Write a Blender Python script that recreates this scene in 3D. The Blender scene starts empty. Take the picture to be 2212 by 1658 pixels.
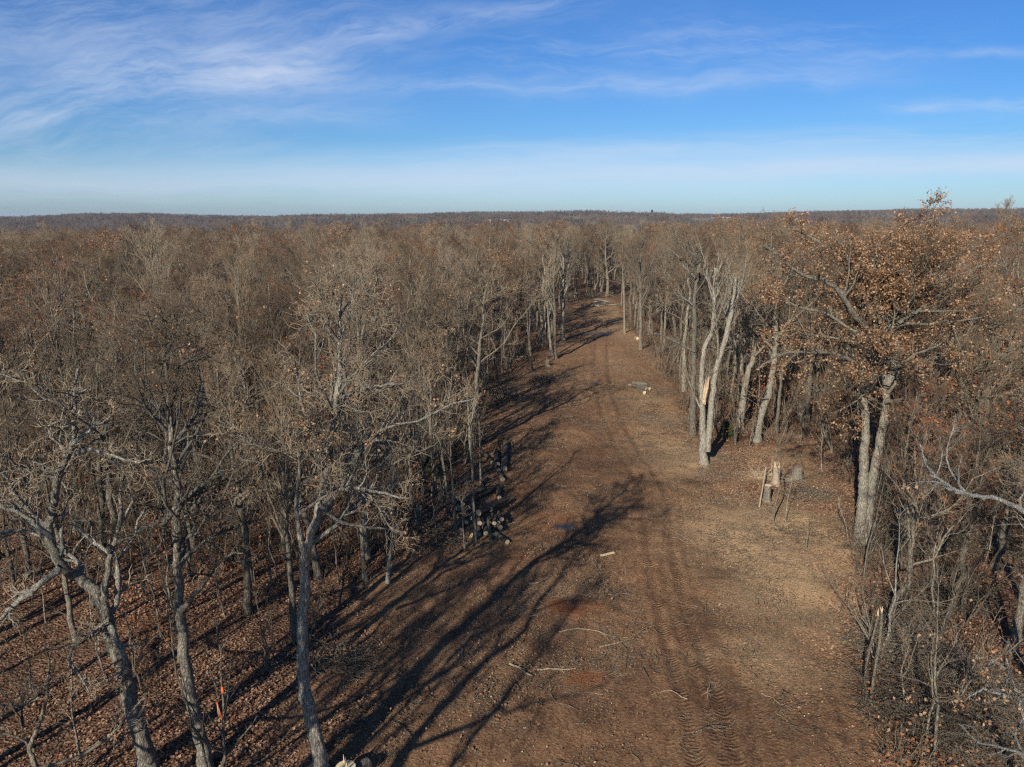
import bpy, math, random
import numpy as np
from mathutils import Vector

R = math.radians
C = bpy.context.scene.collection
RNG = np.random.default_rng(11)
random.seed(5)

# ------------------------------------------------------------------ camera
H, PITCH, F, CX, CY = 18.0, R(13.15), 1536.0, 1106.0, 829.0     # metres, radians, and a 2212 x 1658 reading grid of the picture
cam_d = bpy.data.cameras.new('camera')
cam = bpy.data.objects.new('camera', cam_d); C.objects.link(cam)
cam.location = (0, 0, H); cam.rotation_euler = (R(90) - PITCH, 0, 0)
cam_d.sensor_width = 36; cam_d.lens = 36 * F / 2212
cam_d.clip_start = 0.2; cam_d.clip_end = 20000
scene = bpy.context.scene
scene.camera = cam
scene.view_settings.view_transform = 'Standard'; scene.view_settings.look = 'None'
scene.view_settings.gamma = 1.0
scene.view_settings.exposure = 0.44
scene.cycles.max_bounces = 4; scene.cycles.diffuse_bounces = 2
scene.cycles.glossy_bounces = 1; scene.cycles.transmission_bounces = 2; scene.cycles.volume_bounces = 0
scene.cycles.use_denoising = False
scene.cycles.filter_width = 1.3
scene.cycles.sample_clamp_direct = 6.0; scene.cycles.sample_clamp_indirect = 3.0

# ------------------------------------------------------------------ sun and sky
SUN_EL, SUN_AZ = R(27.5), R(26.5)            # light travels away from the camera, 26.5 degrees to the right
sd = bpy.data.lights.new('sun', 'SUN'); sd.energy = 5.0; sd.angle = R(0.53); sd.color = (1.0, 0.93, 0.82)
sun = bpy.data.objects.new('sun', sd); C.objects.link(sun)
tosun = Vector((-math.sin(SUN_AZ) * math.cos(SUN_EL), -math.cos(SUN_AZ) * math.cos(SUN_EL), math.sin(SUN_EL)))
sun.rotation_euler = tosun.to_track_quat('Z', 'Y').to_euler()


class NT:
    """small helper for wiring node trees"""
    def __init__(s, tree):
        s.t = tree; s.n = tree.nodes; s.l = tree.links

    def new(s, typ, **kw):
        n = s.n.new(typ)
        for k, v in kw.items():
            setattr(n, k, v)
        return n

    def put(s, sock, v):
        if isinstance(v, bpy.types.NodeSocket):
            s.l.new(v, sock)
        elif isinstance(v, (tuple, list)) and sock.type == 'RGBA' and len(v) == 3:
            sock.default_value = (*v, 1)
        else:
            sock.default_value = v

    def m(s, op, a, b=None, c=None, clamp=False):
        n = s.new('ShaderNodeMath', operation=op); n.use_clamp = clamp
        s.put(n.inputs[0], a)
        if b is not None: s.put(n.inputs[1], b)
        if c is not None: s.put(n.inputs[2], c)
        return n.outputs[0]

    def mix(s, f, a, b, mode='MIX'):
        n = s.new('ShaderNodeMix', data_type='RGBA', blend_type=mode)
        s.put(n.inputs[0], f); s.put(n.inputs[6], a); s.put(n.inputs[7], b)
        return n.outputs[2]

    def noise(s, vec, scale, detail=3, rough=.55, dist=0.0, col=False):
        n = s.new('ShaderNodeTexNoise')
        if vec is not None: s.l.new(vec, n.inputs['Vector'])
        n.inputs['Scale'].default_value = scale; n.inputs['Detail'].default_value = detail
        n.inputs['Roughness'].default_value = rough; n.inputs['Distortion'].default_value = dist
        return n.outputs['Color' if col else 'Fac']

    def ramp(s, f, stops):
        n = s.new('ShaderNodeValToRGB'); s.l.new(f, n.inputs[0])
        e = n.color_ramp.elements
        while len(e) < len(stops): e.new(0.5)
        for i, (p, c) in enumerate(stops):
            e[i].position = p
            e[i].color = (*c, 1) if isinstance(c, (tuple, list)) else (c, c, c, 1)
        return n.outputs[0]

    def attr(s, name):
        return s.new('ShaderNodeAttribute', attribute_name=name).outputs['Fac']

    def vmap(s, vec, sc):
        n = s.new('ShaderNodeMapping'); s.l.new(vec, n.inputs[0]); n.inputs['Scale'].default_value = sc
        return n.outputs[0]


CP, SP = math.cos(PITCH), math.sin(PITCH)


def ray(px, py):
    a, b = px - CX, CY - py
    return np.array([a, F * CP + b * SP, -F * SP + b * CP])


def uv(px, py):
    d = ray(px, py); return d[0] / d[1], d[2] / d[1]


world = bpy.data.worlds.new('World'); scene.world = world; world.use_nodes = True
w = NT(world.node_tree); w.n.clear()
sky = w.new('ShaderNodeTexSky', sky_type='NISHITA'); sky.sun_disc = False
sky.sun_elevation = SUN_EL; sky.sun_rotation = R(180) + SUN_AZ
sky.altitude = 300; sky.air_density = 1.0; sky.dust_density = 1.0; sky.ozone_density = 2.2
tc = w.new('ShaderNodeTexCoord')
sx = w.new('ShaderNodeSeparateXYZ'); w.l.new(tc.outputs['Generated'], sx.inputs[0])
yy = w.m('MAXIMUM', sx.outputs[1], 0.08)
U, V = w.m('DIVIDE', sx.outputs[0], yy), w.m('DIVIDE', sx.outputs[2], yy)
cb = w.new('ShaderNodeCombineXYZ'); w.put(cb.inputs[0], U); w.put(cb.inputs[1], V); w.put(cb.inputs[2], 0.0)
warp = w.noise(cb.outputs[0], 5.0, 3)
warp2 = w.noise(cb.outputs[0], 17.0, 3)


def streak(x0, y0, x1, y1, width, amp, fx, fy, lo, hi, seed=0.0, soft=1.0, wob=0.05):
    """a wisp of cirrus from one sky direction to another, width in the same units, fibrous along its length"""
    (u0, v0), (u1, v1) = uv(x0, y0), uv(x1, y1)
    L = math.hypot(u1 - u0, v1 - v0); dx, dy = (u1 - u0) / L, (v1 - v0) / L
    cu, cv = (u0 + u1) / 2, (v0 + v1) / 2
    du, dv = w.m('SUBTRACT', U, cu), w.m('SUBTRACT', V, cv)
    a = w.m('ADD', w.m('MULTIPLY', du, dx), w.m('MULTIPLY', dv, dy))
    b = w.m('ADD', w.m('MULTIPLY', du, -dy), w.m('MULTIPLY', dv, dx))
    b = w.m('ADD', b, w.m('MULTIPLY', w.m('SUBTRACT', warp, 0.5), wob))
    b = w.m('ADD', b, w.m('MULTIPLY', w.m('SUBTRACT', warp2, 0.5), wob * .25))
    bw = w.m('DIVIDE', b, width / F)
    m1 = w.m('EXPONENT', w.m('MULTIPLY', w.m('MULTIPLY', bw, bw), -1.0))
    aw = w.m('DIVIDE', a, L * .5 * soft)
    a2 = w.m('MULTIPLY', aw, aw)
    m2 = w.m('EXPONENT', w.m('MULTIPLY', w.m('MULTIPLY', a2, a2), -1.0))
    cc = w.new('ShaderNodeCombineXYZ'); w.put(cc.inputs[0], w.m('MULTIPLY', a, fx)); w.put(cc.inputs[1], w.m('MULTIPLY', b, fy)); cc.inputs[2].default_value = seed
    nz = w.noise(cc.outputs[0], 1.0, 9, .70, 0.35)
    mr = w.new('ShaderNodeMapRange', interpolation_type='SMOOTHSTEP'); w.put(mr.inputs[0], nz)
    mr.inputs[1].default_value = lo; mr.inputs[2].default_value = hi
    return w.m('MULTIPLY', w.m('MULTIPLY', w.m('MULTIPLY', m1, m2), mr.outputs[0]), amp)


wisps = [
    streak(-300, 230, 900, 60, 110, .30, 9, 60, .35, .80, 51.0, 1.0, .09),
    streak(-200, 40, 500, -20, 60, .34, 8, 50, .35, .80, 53.0, 1.0, .08),
    streak(900, 120, 2000, 90, 40, .30, 8, 60, .38, .80, 58.0, 1.0, .06),
    streak(100, 170, 760, 165, 30, .46, 9, 70, .30, .78, 55.0),
    streak(-150, 300, 760, 120, 95, .70, 5, 26, .30, .85, 1.3),
    streak(420, 150, 720, 150, 34, .70, 6, 34, .25, .72, 4.1),
    streak(620, 105, 1280, -5, 26, .50, 6, 34, .30, .75, 7.7),
    streak(700, 185, 1900, 175, 17, .36, 6, 40, .30, .75, 9.2),
    streak(1000, 205, 1950, 150, 26, .26, 6, 34, .33, .78, 12.5),
    streak(-200, 95, 520, 0, 70, .42, 4, 16, .33, .80, 15.9),
    streak(1700, 130, 2300, 105, 10, .32, 5, 40, .30, .75, 21.0),
    streak(1880, 235, 2400, 220, 14, .42, 6, 50, .30, .75, 23.1),
    streak(480, 235, 900, 250, 18, .26, 6, 40, .30, .75, 26.1),
    streak(380, 320, 640, 300, 13, .22, 6, 40, .30, .75, 28.8),
    streak(-500, 405, 1300, 385, 42, .48, 1.6, 16, .18, .62, 31.0, 1.5, .02),
    streak(900, 385, 2700, 340, 26, .70, 1.6, 20, .15, .60, 33.0, 1.1, .012),
    streak(700, 345, 2500, 285, 24, .40, 3, 44, .28, .70, 36.0, 1.1, .02),
    streak(1250, 60, 1900, 110, 60, .16, 5, 18, .33, .80, 41.0),
]
tot = wisps[0]
for x in wisps[1:]:
    tot = w.m('ADD', tot, w.m('MULTIPLY', x, w.m('SUBTRACT', 1.0, tot)))
tot = w.m('MULTIPLY', tot, 1.0, clamp=True)
tint = w.mix(1.0, sky.outputs[0], (0.60, 0.93, 1.28), 'MULTIPLY')
low_ = w.m('MULTIPLY', w.m('SUBTRACT', .10, V), 11.0, clamp=True)
tint = w.mix(low_, tint, w.mix(1.0, tint, (1.42, 1.24, 1.26), 'MULTIPLY'))
top_ = w.m('MULTIPLY', w.m('SUBTRACT', V, .0), 4.5, clamp=True)
tint = w.mix(top_, tint, w.mix(1.0, tint, (.60, .80, .98), 'MULTIPLY'))
cl = w.mix(tot, tint, (7.0, 7.9, 9.6))
bg = w.new('ShaderNodeBackground'); w.l.new(cl, bg.inputs[0]); bg.inputs[1].default_value = 0.068
wo = w.new('ShaderNodeOutputWorld'); w.l.new(bg.outputs[0], wo.inputs[0])

# ------------------------------------------------------------------ terrain height
CREST = [(-.80, 0), (-.72, 0), (-.60, 7), (-.50, 7), (-.40, 6), (-.33, 8), (-.25, 13), (-.1, 14), (.03, 14), (.10, 15), (.17, 13), (.24, 15), (.34, 19), (.50, 21), (.72, 21), (.8, 21)]
CA, CZ = np.array([c[0] for c in CREST]), np.array([c[1] for c in CREST])


def sstep(a, b, x):
    t = np.clip((np.asarray(x, float) - a) / (b - a), 0, 1); return t * t * (3 - 2 * t)


def height(x, y):
    x, y = np.asarray(x, float), np.asarray(y, float)
    D = np.hypot(x, y)
    u = np.where(y > 1, x / np.maximum(y, 1), np.sign(x) * .8)
    crest = np.interp(u, CA, CZ)
    near = .10 * np.sin(x * .31 + 1) * np.sin(y * .23) + .05 * np.sin(x * .9 + y * .37) + .05 * np.sin(y * 1.1 - x * .5 + 2)
    dip = -15 * sstep(190, 620, D) + 3.0 * sstep(150, 500, D) * np.sin(x / 83 + 1.3) * np.sin(y / 97)
    mid = 7.0 * sstep(350, 800, D) * np.sin(x / 210 + y / 340 + .6) * np.sin(y / 260 - 1)
    rise = (crest + 15) * sstep(950, 2350, D) - 25 * sstep(2500, 4500, D)
    return near + dip + mid + rise


def h1(x, y):
    return float(height(x, y))


def hit(px, py):
    """where the line of sight through a point of the photograph meets the ground"""
    d = ray(px, py); d = d / d[1]
    yv = np.geomspace(12, 5000, 6000)
    z = H + d[2] * yv
    g = height(d[0] * yv, yv)
    k = np.argmax(z <= g)
    if not (z <= g).any(): k = len(yv) - 1
    Y = yv[k]
    return np.array([d[0] * Y, Y, h1(d[0] * Y, Y)])


def P(px, py, Y):
    d = ray(px, py); return np.array([d[0] / d[1] * Y, Y, H + d[2] / d[1] * Y])


# the cleared ground
edge_px = [(560, 1658), (660, 1480), (790, 1265), (960, 1135), (1010, 1040), (1050, 960), (1045, 880), (1100, 810), (1180, 765), (1215, 700), (1236, 648), (1325, 643),
           (1352, 700), (1400, 762), (1455, 850), (1490, 940), (1560, 975), (1640, 968), (1770, 958), (1825, 1050), (1850, 1190), (1820, 1330), (1850, 1480), (1930, 1658)]
EDGE = np.array([hit(*p)[:2] for p in edge_px])
EDGE = np.vstack([[(-5, -60), (-9, 8)], EDGE, [(13.5, 8), (12, -60)]])


def poly_sd(x, y, poly):
    """signed distance, positive inside"""
    x, y = np.atleast_1d(x).astype(float), np.atleast_1d(y).astype(float)
    best = np.full(x.shape, 1e9); ins = np.zeros(x.shape, bool)
    n = len(poly)
    for i in range(n):
        ax, ay = poly[i]; bx, by = poly[(i + 1) % n]
        ex, ey = bx - ax, by - ay
        t = np.clip(((x - ax) * ex + (y - ay) * ey) / (ex * ex + ey * ey + 1e-9), 0, 1)
        best = np.minimum(best, np.hypot(x - ax - t * ex, y - ay - t * ey))
        c = ((ay > y) != (by > y)) & (x < (bx - ax) * (y - ay) / (by - ay + 1e-12) + ax)
        ins ^= c
    return np.where(ins, best, -best)


# ------------------------------------------------------------------ materials
def mat(name, rough=.9, spec=.2):
    m = bpy.data.materials.new(name); m.use_nodes = True
    t = NT(m.node_tree); b = t.n['Principled BSDF']
    b.inputs['Roughness'].default_value = rough; b.inputs['Specular IOR Level'].default_value = spec
    return m, t, b


def bump(t, b, hgt, strength=.5, dist=.02):
    n = t.new('ShaderNodeBump'); n.inputs['Strength'].default_value = strength; n.inputs['Distance'].default_value = dist
    t.l.new(hgt, n.inputs['Height']); t.l.new(n.outputs[0], b.inputs['Normal'])


def bark(name, dark, light, lichen=None, fine=1.0):
    m, t, b = mat(name)
    tc = t.new('ShaderNodeTexCoord')
    v = t.vmap(tc.outputs['Object'], (1, 1, .28))
    n1 = t.noise(v, 14 * fine, 5, .65)
    n2 = t.noise(tc.outputs['Object'], 1.1, 3, .6)
    n3 = t.noise(v, 38 * fine, 3, .6)
    vo = t.new('ShaderNodeTexVoronoi', feature='DISTANCE_TO_EDGE'); t.l.new(t.vmap(tc.outputs['Object'], (1, 1, .3)), vo.inputs['Vector']); vo.inputs['Scale'].default_value = 15 * fine
    fur = t.ramp(vo.outputs['Distance'], [(.0, .30), (.12, 1)])
    col = t.mix(t.m('MULTIPLY', t.ramp(n1, [(.34, 0), (.58, 1)]), fur), dark, light)
    col = t.mix(t.ramp(n2, [(.46, 0), (.66, .45)]), col, lichen or tuple(c * .75 for c in light))
    oi = t.new('ShaderNodeObjectInfo')
    k = t.m('MULTIPLY_ADD', oi.outputs['Random'], .75, .55)
    hs = t.new('ShaderNodeHueSaturation'); hs.inputs['Saturation'].default_value = 1.0
    t.put(hs.inputs['Value'], k); t.l.new(col, hs.inputs['Color'])
    t.l.new(hs.outputs[0], b.inputs['Base Color'])
    bump(t, b, t.m('ADD', t.m('ADD', n1, t.m('MULTIPLY', n3, .5)), t.m('MULTIPLY', fur, .5)), 1.0, .07)
    return m


M_TRUNK = bark('grey_bark', (.060, .048, .036), (.29, .245, .18), (.22, .21, .145))
M_PALE = bark('pale_bark', (.12, .10, .075), (.38, .335, .26), (.29, .28, .20))
M_WHITE = bark('whitish_bark', (.17, .16, .14), (.42, .40, .36), (.30, .30, .26))
M_LIMB = bark('limb_bark', (.09, .070, .050), (.34, .285, .205), (.25, .235, .155), 1.6)


def twigmat(name, a, c):
    m, t, b = mat(name)
    tc = t.new('ShaderNodeTexCoord')
    n = t.noise(tc.outputs['Object'], 1.7, 3, .6)
    oi = t.new('ShaderNodeObjectInfo')
    f = t.m('ADD', t.m('MULTIPLY', n, .5), t.m('MULTIPLY', oi.outputs['Random'], .7))
    t.l.new(t.ramp(f, [(.3, a), (.8, c)]), b.inputs['Base Color'])
    return m


M_TWIG = twigmat('twig_bark', (.085, .050, .028), (.27, .18, .105))
M_TWIGB = twigmat('reddish_twig_bark', (.085, .045, .028), (.20, .112, .068))
M_TWIGG = twigmat('grey_twig_bark', (.105, .074, .046), (.32, .245, .16))


def leafmat(name, a, bcol, c):
    m, t, b = mat(name, .8)
    g = t.new('ShaderNodeNewGeometry')
    r = t.ramp(g.outputs['Random Per Island'], [(0, a), (.5, bcol), (1, c)])
    t.l.new(r, b.inputs['Base Color'])
    tr = t.new('ShaderNodeBsdfTranslucent'); t.l.new(r, tr.inputs[0])
    mx = t.new('ShaderNodeMixShader'); mx.inputs[0].default_value = .25
    t.l.new(b.outputs[0], mx.inputs[1]); t.l.new(tr.outputs[0], mx.inputs[2])
    t.l.new(mx.outputs[0], t.n['Material Output'].inputs[0])
    return m


M_LEAF = leafmat('dry_oak_leaf', (.17, .085, .042), (.34, .19, .098), (.48, .31, .18))
M_LEAFR = leafmat('rusty_leaf', (.20, .060, .020), (.30, .105, .036), (.36, .16, .06))
M_LITTER = leafmat('fallen_leaf', (.12, .060, .035), (.27, .145, .085), (.46, .30, .19))
M_CHIP = leafmat('wood_chip', (.16, .105, .06), (.36, .26, .16), (.66, .54, .38))
M_CEDAR = leafmat('cedar_green', (.03, .045, .015), (.06, .08, .028), (.10, .12, .04))


def cutwood(name, base=(.74, .58, .35)):
    m, t, b = mat(name, .75)
    tc = t.new('ShaderNodeTexCoord')
    v = t.vmap(tc.outputs['Object'], (1, 1, .15))
    n = t.noise(v, 30, 4, .6); n2 = t.noise(tc.outputs['Object'], 4, 3)
    c = t.mix(t.ramp(n, [(.3, 0), (.7, 1)]), tuple(x * .72 for x in base), base)
    c = t.mix(t.ramp(n2, [(.5, 0), (.75, .6)]), c, (base[0] * .7, base[1] * .55, base[2] * .45))
    t.l.new(c, b.inputs['Base Color']); bump(t, b, n, .4, .01)
    return m


M_LOGB = bark('log_bark', (.04, .03, .022), (.17, .135, .10), (.14, .14, .09), 1.3)
M_CUT = cutwood('fresh_cut_wood'); M_SPLIT = cutwood('splintered_wood', (.56, .42, .27)); M_OLDCUT = cutwood('weathered_cut_wood', (.34, .27, .19))


def plain(name, col, rough=.7, spec=.3):
    m, t, b = mat(name, rough, spec)
    tc = t.new('ShaderNodeTexCoord')
    n = t.noise(tc.outputs['Object'], 6, 3)
    t.l.new(t.mix(n, tuple(c * .8 for c in col), tuple(min(1, c * 1.15) for c in col)), b.inputs['Base Color'])
    return m


M_ORANGE = plain('orange_ribbon', (.90, .13, .03), .5)
M_LATH = plain('lath_wood', (.45, .34, .2))
M_PAINT = plain('white_paint', (.50, .50, .48)); M_ROOF = plain('grey_metal_roof', (.42, .43, .45), .5)
M_SILO = plain('dark_blue_steel', (.02, .035, .08), .4); M_MAST = plain('galvanised_steel', (.25, .26, .28), .5)
M_WIN = plain('dark_window', (.04, .05, .06), .2)


# ------------------------------------------------------------------ mesh helpers
class Geo:
    """collects quads (n,4) with a material index, then links one mesh"""
    def __init__(s):
        s.v, s.f, s.m, s.n, s.sm = [], [], [], 0, []

    def add(s, v, f, mi=0, smooth=True):
        v = np.asarray(v, np.float32).reshape(-1, 3); f = np.asarray(f, np.int32).reshape(-1, 4)
        s.v.append(v); s.f.append(f + s.n); s.m.append(np.full(len(f), mi, np.int32)); s.sm.append(np.full(len(f), smooth, bool)); s.n += len(v)

    def mesh(s, name, mats):
        me = bpy.data.meshes.new(name)
        v = np.concatenate(s.v); f = np.concatenate(s.f)
        me.vertices.add(len(v)); me.vertices.foreach_set('co', v.ravel())
        me.loops.add(f.size); me.loops.foreach_set('vertex_index', f.ravel())
        me.polygons.add(len(f)); me.polygons.foreach_set('loop_start', np.arange(len(f), dtype=np.int32) * 4)
        for m_ in mats: me.materials.append(m_)
        me.polygons.foreach_set('material_index', np.concatenate(s.m))
        me.polygons.foreach_set('use_smooth', np.concatenate(s.sm))
        me.update(calc_edges=True)
        return me

    def tubes(s, pts, rad, sides, mi=0, cap=False):
        """pts (B,n,3), rad (B,n)"""
        pts = np.asarray(pts, float); rad = np.asarray(rad, float)
        B, n, _ = pts.shape
        if B == 0: return
        tan = np.gradient(pts, axis=1); tan /= np.linalg.norm(tan, axis=2, keepdims=True) + 1e-9
        ov = pts[:, -1] - pts[:, 0]; ov /= np.linalg.norm(ov, axis=1, keepdims=True) + 1e-9
        ref = np.where(np.abs(ov[:, 2:3]) > .8, np.array([[1., 0, 0]]), np.array([[0, 0, 1.]]))[:, None, :]
        a = np.cross(tan, ref); a /= np.linalg.norm(a, axis=2, keepdims=True) + 1e-9
        b = np.cross(tan, a)
        th = np.arange(sides) * 2 * math.pi / sides
        v = pts[:, :, None, :] + rad[:, :, None, None] * (a[:, :, None, :] * np.cos(th)[None, None, :, None] + b[:, :, None, :] * np.sin(th)[None, None, :, None])
        i = np.arange(n - 1)[:, None] * sides; j = np.arange(sides)[None, :]; k = (j + 1) % sides
        f = np.stack([i + j, i + k, i + sides + k, i + sides + j], -1).reshape(-1, 4)
        f = (f[None] + (np.arange(B) * n * sides)[:, None, None]).reshape(-1, 4)
        s.add(v.reshape(-1, 3), f, mi)
        if cap and sides in (4, 8, 12):
            base = (np.arange(B) * n + n - 1) * sides
            q = [(0, 1, 2, 3)] if sides == 4 else ([(0, 1, 2, 3), (0, 3, 4, 7), (4, 5, 6, 7)] if sides == 8 else [(0, 1, 2, 3), (0, 3, 4, 11), (11, 4, 5, 10), (10, 5, 6, 9), (6, 7, 8, 9)])
            s.f.append((base[:, None, None] + np.array(q)[None]).reshape(-1, 4).astype(np.int32) + (s.n - len(v.reshape(-1, 3))))
            s.m.append(np.full(B * len(q), mi, np.int32)); s.sm.append(np.zeros(B * len(q), bool))

    def box(s, c, sz, rz=0, mi=0):
        x, y, z = [q / 2 for q in sz]
        p = np.array([[-x, -y, -z], [x, -y, -z], [x, y, -z], [-x, y, -z], [-x, -y, z], [x, -y, z], [x, y, z], [-x, y, z]])
        ca, sa = math.cos(rz), math.sin(rz)
        p = np.stack([p[:, 0] * ca - p[:, 1] * sa, p[:, 0] * sa + p[:, 1] * ca, p[:, 2]], 1) + np.array(c)
        s.add(p, [(0, 3, 2, 1), (4, 5, 6, 7), (0, 1, 5, 4), (1, 2, 6, 5), (2, 3, 7, 6), (3, 0, 4, 7)], mi, False)


def obj(name, me, parent=None, loc=None, **props):
    o = bpy.data.objects.new(name, me); C.objects.link(o)
    if parent is not None: o.parent = parent
    if loc is not None: o.location = loc
    for k, v in props.items(): o[k] = v
    return o


def thing(name, loc, label, cat, group=None, rz=0, sc=1.0):
    o = obj(name, None, None, loc); o['label'] = label; o['category'] = cat
    o.rotation_euler.z = rz; o.scale = (sc,) * 3 if not isinstance(sc, tuple) else sc
    if group: o['group'] = group
    o.empty_display_size = .3
    return o


def norm(v):
    return v / (np.linalg.norm(v, axis=-1, keepdims=True) + 1e-9)


def smooth_path(p, k=4):
    """Catmull-Rom through the given points"""
    p = np.asarray(p, float)
    if len(p) < 3: return p
    q = np.vstack([2 * p[0] - p[1], p, 2 * p[-1] - p[-2]]); out = []
    for i in range(1, len(q) - 2):
        for s_ in range(k):
            t = s_ / k
            out.append(.5 * ((2 * q[i]) + (-q[i - 1] + q[i + 1]) * t + (2 * q[i - 1] - 5 * q[i] + 4 * q[i + 1] - q[i + 2]) * t * t + (-q[i - 1] + 3 * q[i] - 3 * q[i + 1] + q[i + 2]) * t ** 3))
    out.append(p[-1]); return np.array(out)


def resample(p, n):
    d = np.r_[0, np.cumsum(np.linalg.norm(np.diff(p, axis=0), axis=1))]
    t = np.linspace(0, d[-1], n)
    return np.stack([np.interp(t, d, p[:, i]) for i in range(3)], 1)


def spawn(pts, rad, k, t0, t1, ang, lf, n, wig, up, rf, rng, tip=.35, rmax=None, rmin=.004, flat=0.0, even=False, lmin=.1, blend=0.0):
    """k children on each of the given branches: returns (B*k, n, 3) points and radii"""
    B, m, _ = pts.shape
    seg = np.linalg.norm(np.diff(pts, axis=1), axis=2).sum(1)
    t = rng.uniform(t0, t1, (B, k)) if not even else (t0 + (t1 - t0) * (np.arange(k)[None] + rng.uniform(.1, .9, (B, k))) / k)
    x = t * (m - 1); i = np.clip(x.astype(int), 0, m - 2); fr = (x - i)[..., None]
    bi = np.arange(B)[:, None]
    p0 = pts[bi, i] * (1 - fr) + pts[bi, i + 1] * fr
    tan = norm(pts[bi, i + 1] - pts[bi, i])
    r0 = rad[bi, i] * (1 - fr[..., 0]) + rad[bi, i + 1] * fr[..., 0]
    rv = rng.normal(size=(B, k, 3)); rv[..., 2] *= (1 - flat)
    perp = norm(rv - (rv * tan).sum(-1, keepdims=True) * tan)
    a = rng.uniform(ang[0], ang[1], (B, k, 1))
    d = tan * np.cos(a) + perp * np.sin(a); d[..., 2] += up; d = norm(d).reshape(-1, 3)
    seg = seg * (1 - blend) + seg.mean() * blend
    L = (seg[:, None] * lf * (1.12 - .75 * (t - t0) / max(t1 - t0, 1e-6)) * rng.uniform(.65, 1.25, (B, k))).reshape(-1)
    L = np.maximum(L, lmin)
    r = (r0 * rf * rng.uniform(.8, 1.15, (B, k))).reshape(-1)
    if rmax: r = np.minimum(r, rmax)
    r = np.maximum(r, rmin)
    p = p0.reshape(-1, 3); out = [p]
    for s_ in range(n - 1):
        p = p + d * (L / (n - 1))[:, None]; out.append(p)
        d = d + rng.normal(size=d.shape) * wig; d[:, 2] += up * .35; d = norm(d)
    prof = np.linspace(1, tip, n)
    return np.stack(out, 1), r[:, None] * prof[None]


def leaf_quads(geo, pos, size, rng, mi=0, per=4, spread=.14, droop=.5):
    """clusters of folded leaves around the given points"""
    N = len(pos) * per
    if N == 0: return
    p = np.repeat(pos, per, 0) + rng.normal(size=(N, 3)) * spread
    d = rng.normal(size=(N, 3)); d[:, 2] -= droop; d = norm(d)
    s_ = norm(np.cross(d, rng.normal(size=(N, 3)))); nn = np.cross(d, s_)
    L = (size * rng.uniform(.6, 1.3, N))[:, None]
    v = np.stack([p, p + d * L * .55 + s_ * L * .38 + nn * L * .12, p + d * L, p + d * L * .5 - s_ * L * .38 + nn * L * .12], 1)
    geo.add(v.reshape(-1, 3), np.arange(N * 4).reshape(-1, 4), mi, False)


STY = {
    # limbs, branches, twigs, twiglets
    'oak':  dict(k=(13, 8, 5, 2), ang=((.6, 1.25), (.5, 1.2), (.5, 1.2), (.5, 1.2)), lf=(.46, .50, .50, .55), wig=(.24, .26, .28, .28), up=(.20, .15, .10, .06), t0=.36, crook=.10),
    'ash':  dict(k=(15, 8, 4, 2), ang=((.3, .75), (.3, .7), (.35, .8), (.4, .9)), lf=(.38, .50, .52, .5), wig=(.08, .10, .12, .15), up=(.30, .26, .18, .10), t0=.36, crook=.04),
    'pole': dict(k=(11, 6, 4, 2), ang=((.4, .9), (.4, .85), (.4, .9), (.4, 1.)), lf=(.24, .46, .5, .5), wig=(.10, .12, .15, .16), up=(.28, .22, .14, .08), t0=.5, crook=.04),
    'snag': dict(k=(10, 7, 5, 2), ang=((.6, 1.3), (.5, 1.2), (.5, 1.2), (.5, 1.2)), lf=(.38, .5, .5, .5), wig=(.34, .38, .40, .36), up=(.12, .08, .05, .05), t0=.35, crook=.12),
}


def trunk_path(hgt, r, crook, rng, lean=(0, 0), n=15):
    z = np.linspace(-.25, hgt, n)
    w_ = np.cumsum(rng.normal(size=(n, 2)), 0) * crook * hgt / n * 1.6; w_ -= w_[0]
    w_[:2] *= .3
    x = w_[:, 0] + lean[0] * np.clip(z, 0, None); y = w_[:, 1] + lean[1] * np.clip(z, 0, None)
    return np.stack([x, y, z], 1)


def trunk_rad(path, r, tip=.14, flare=.45):
    z = path[:, 2] - path[0, 2]
    d = np.r_[0, np.cumsum(np.linalg.norm(np.diff(path, axis=0), axis=1))]
    return r * (1 - (1 - tip) * (d / d[-1]) ** 1.1) * (1 + flare * np.exp(-np.maximum(z - .25, 0) / .35))


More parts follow.
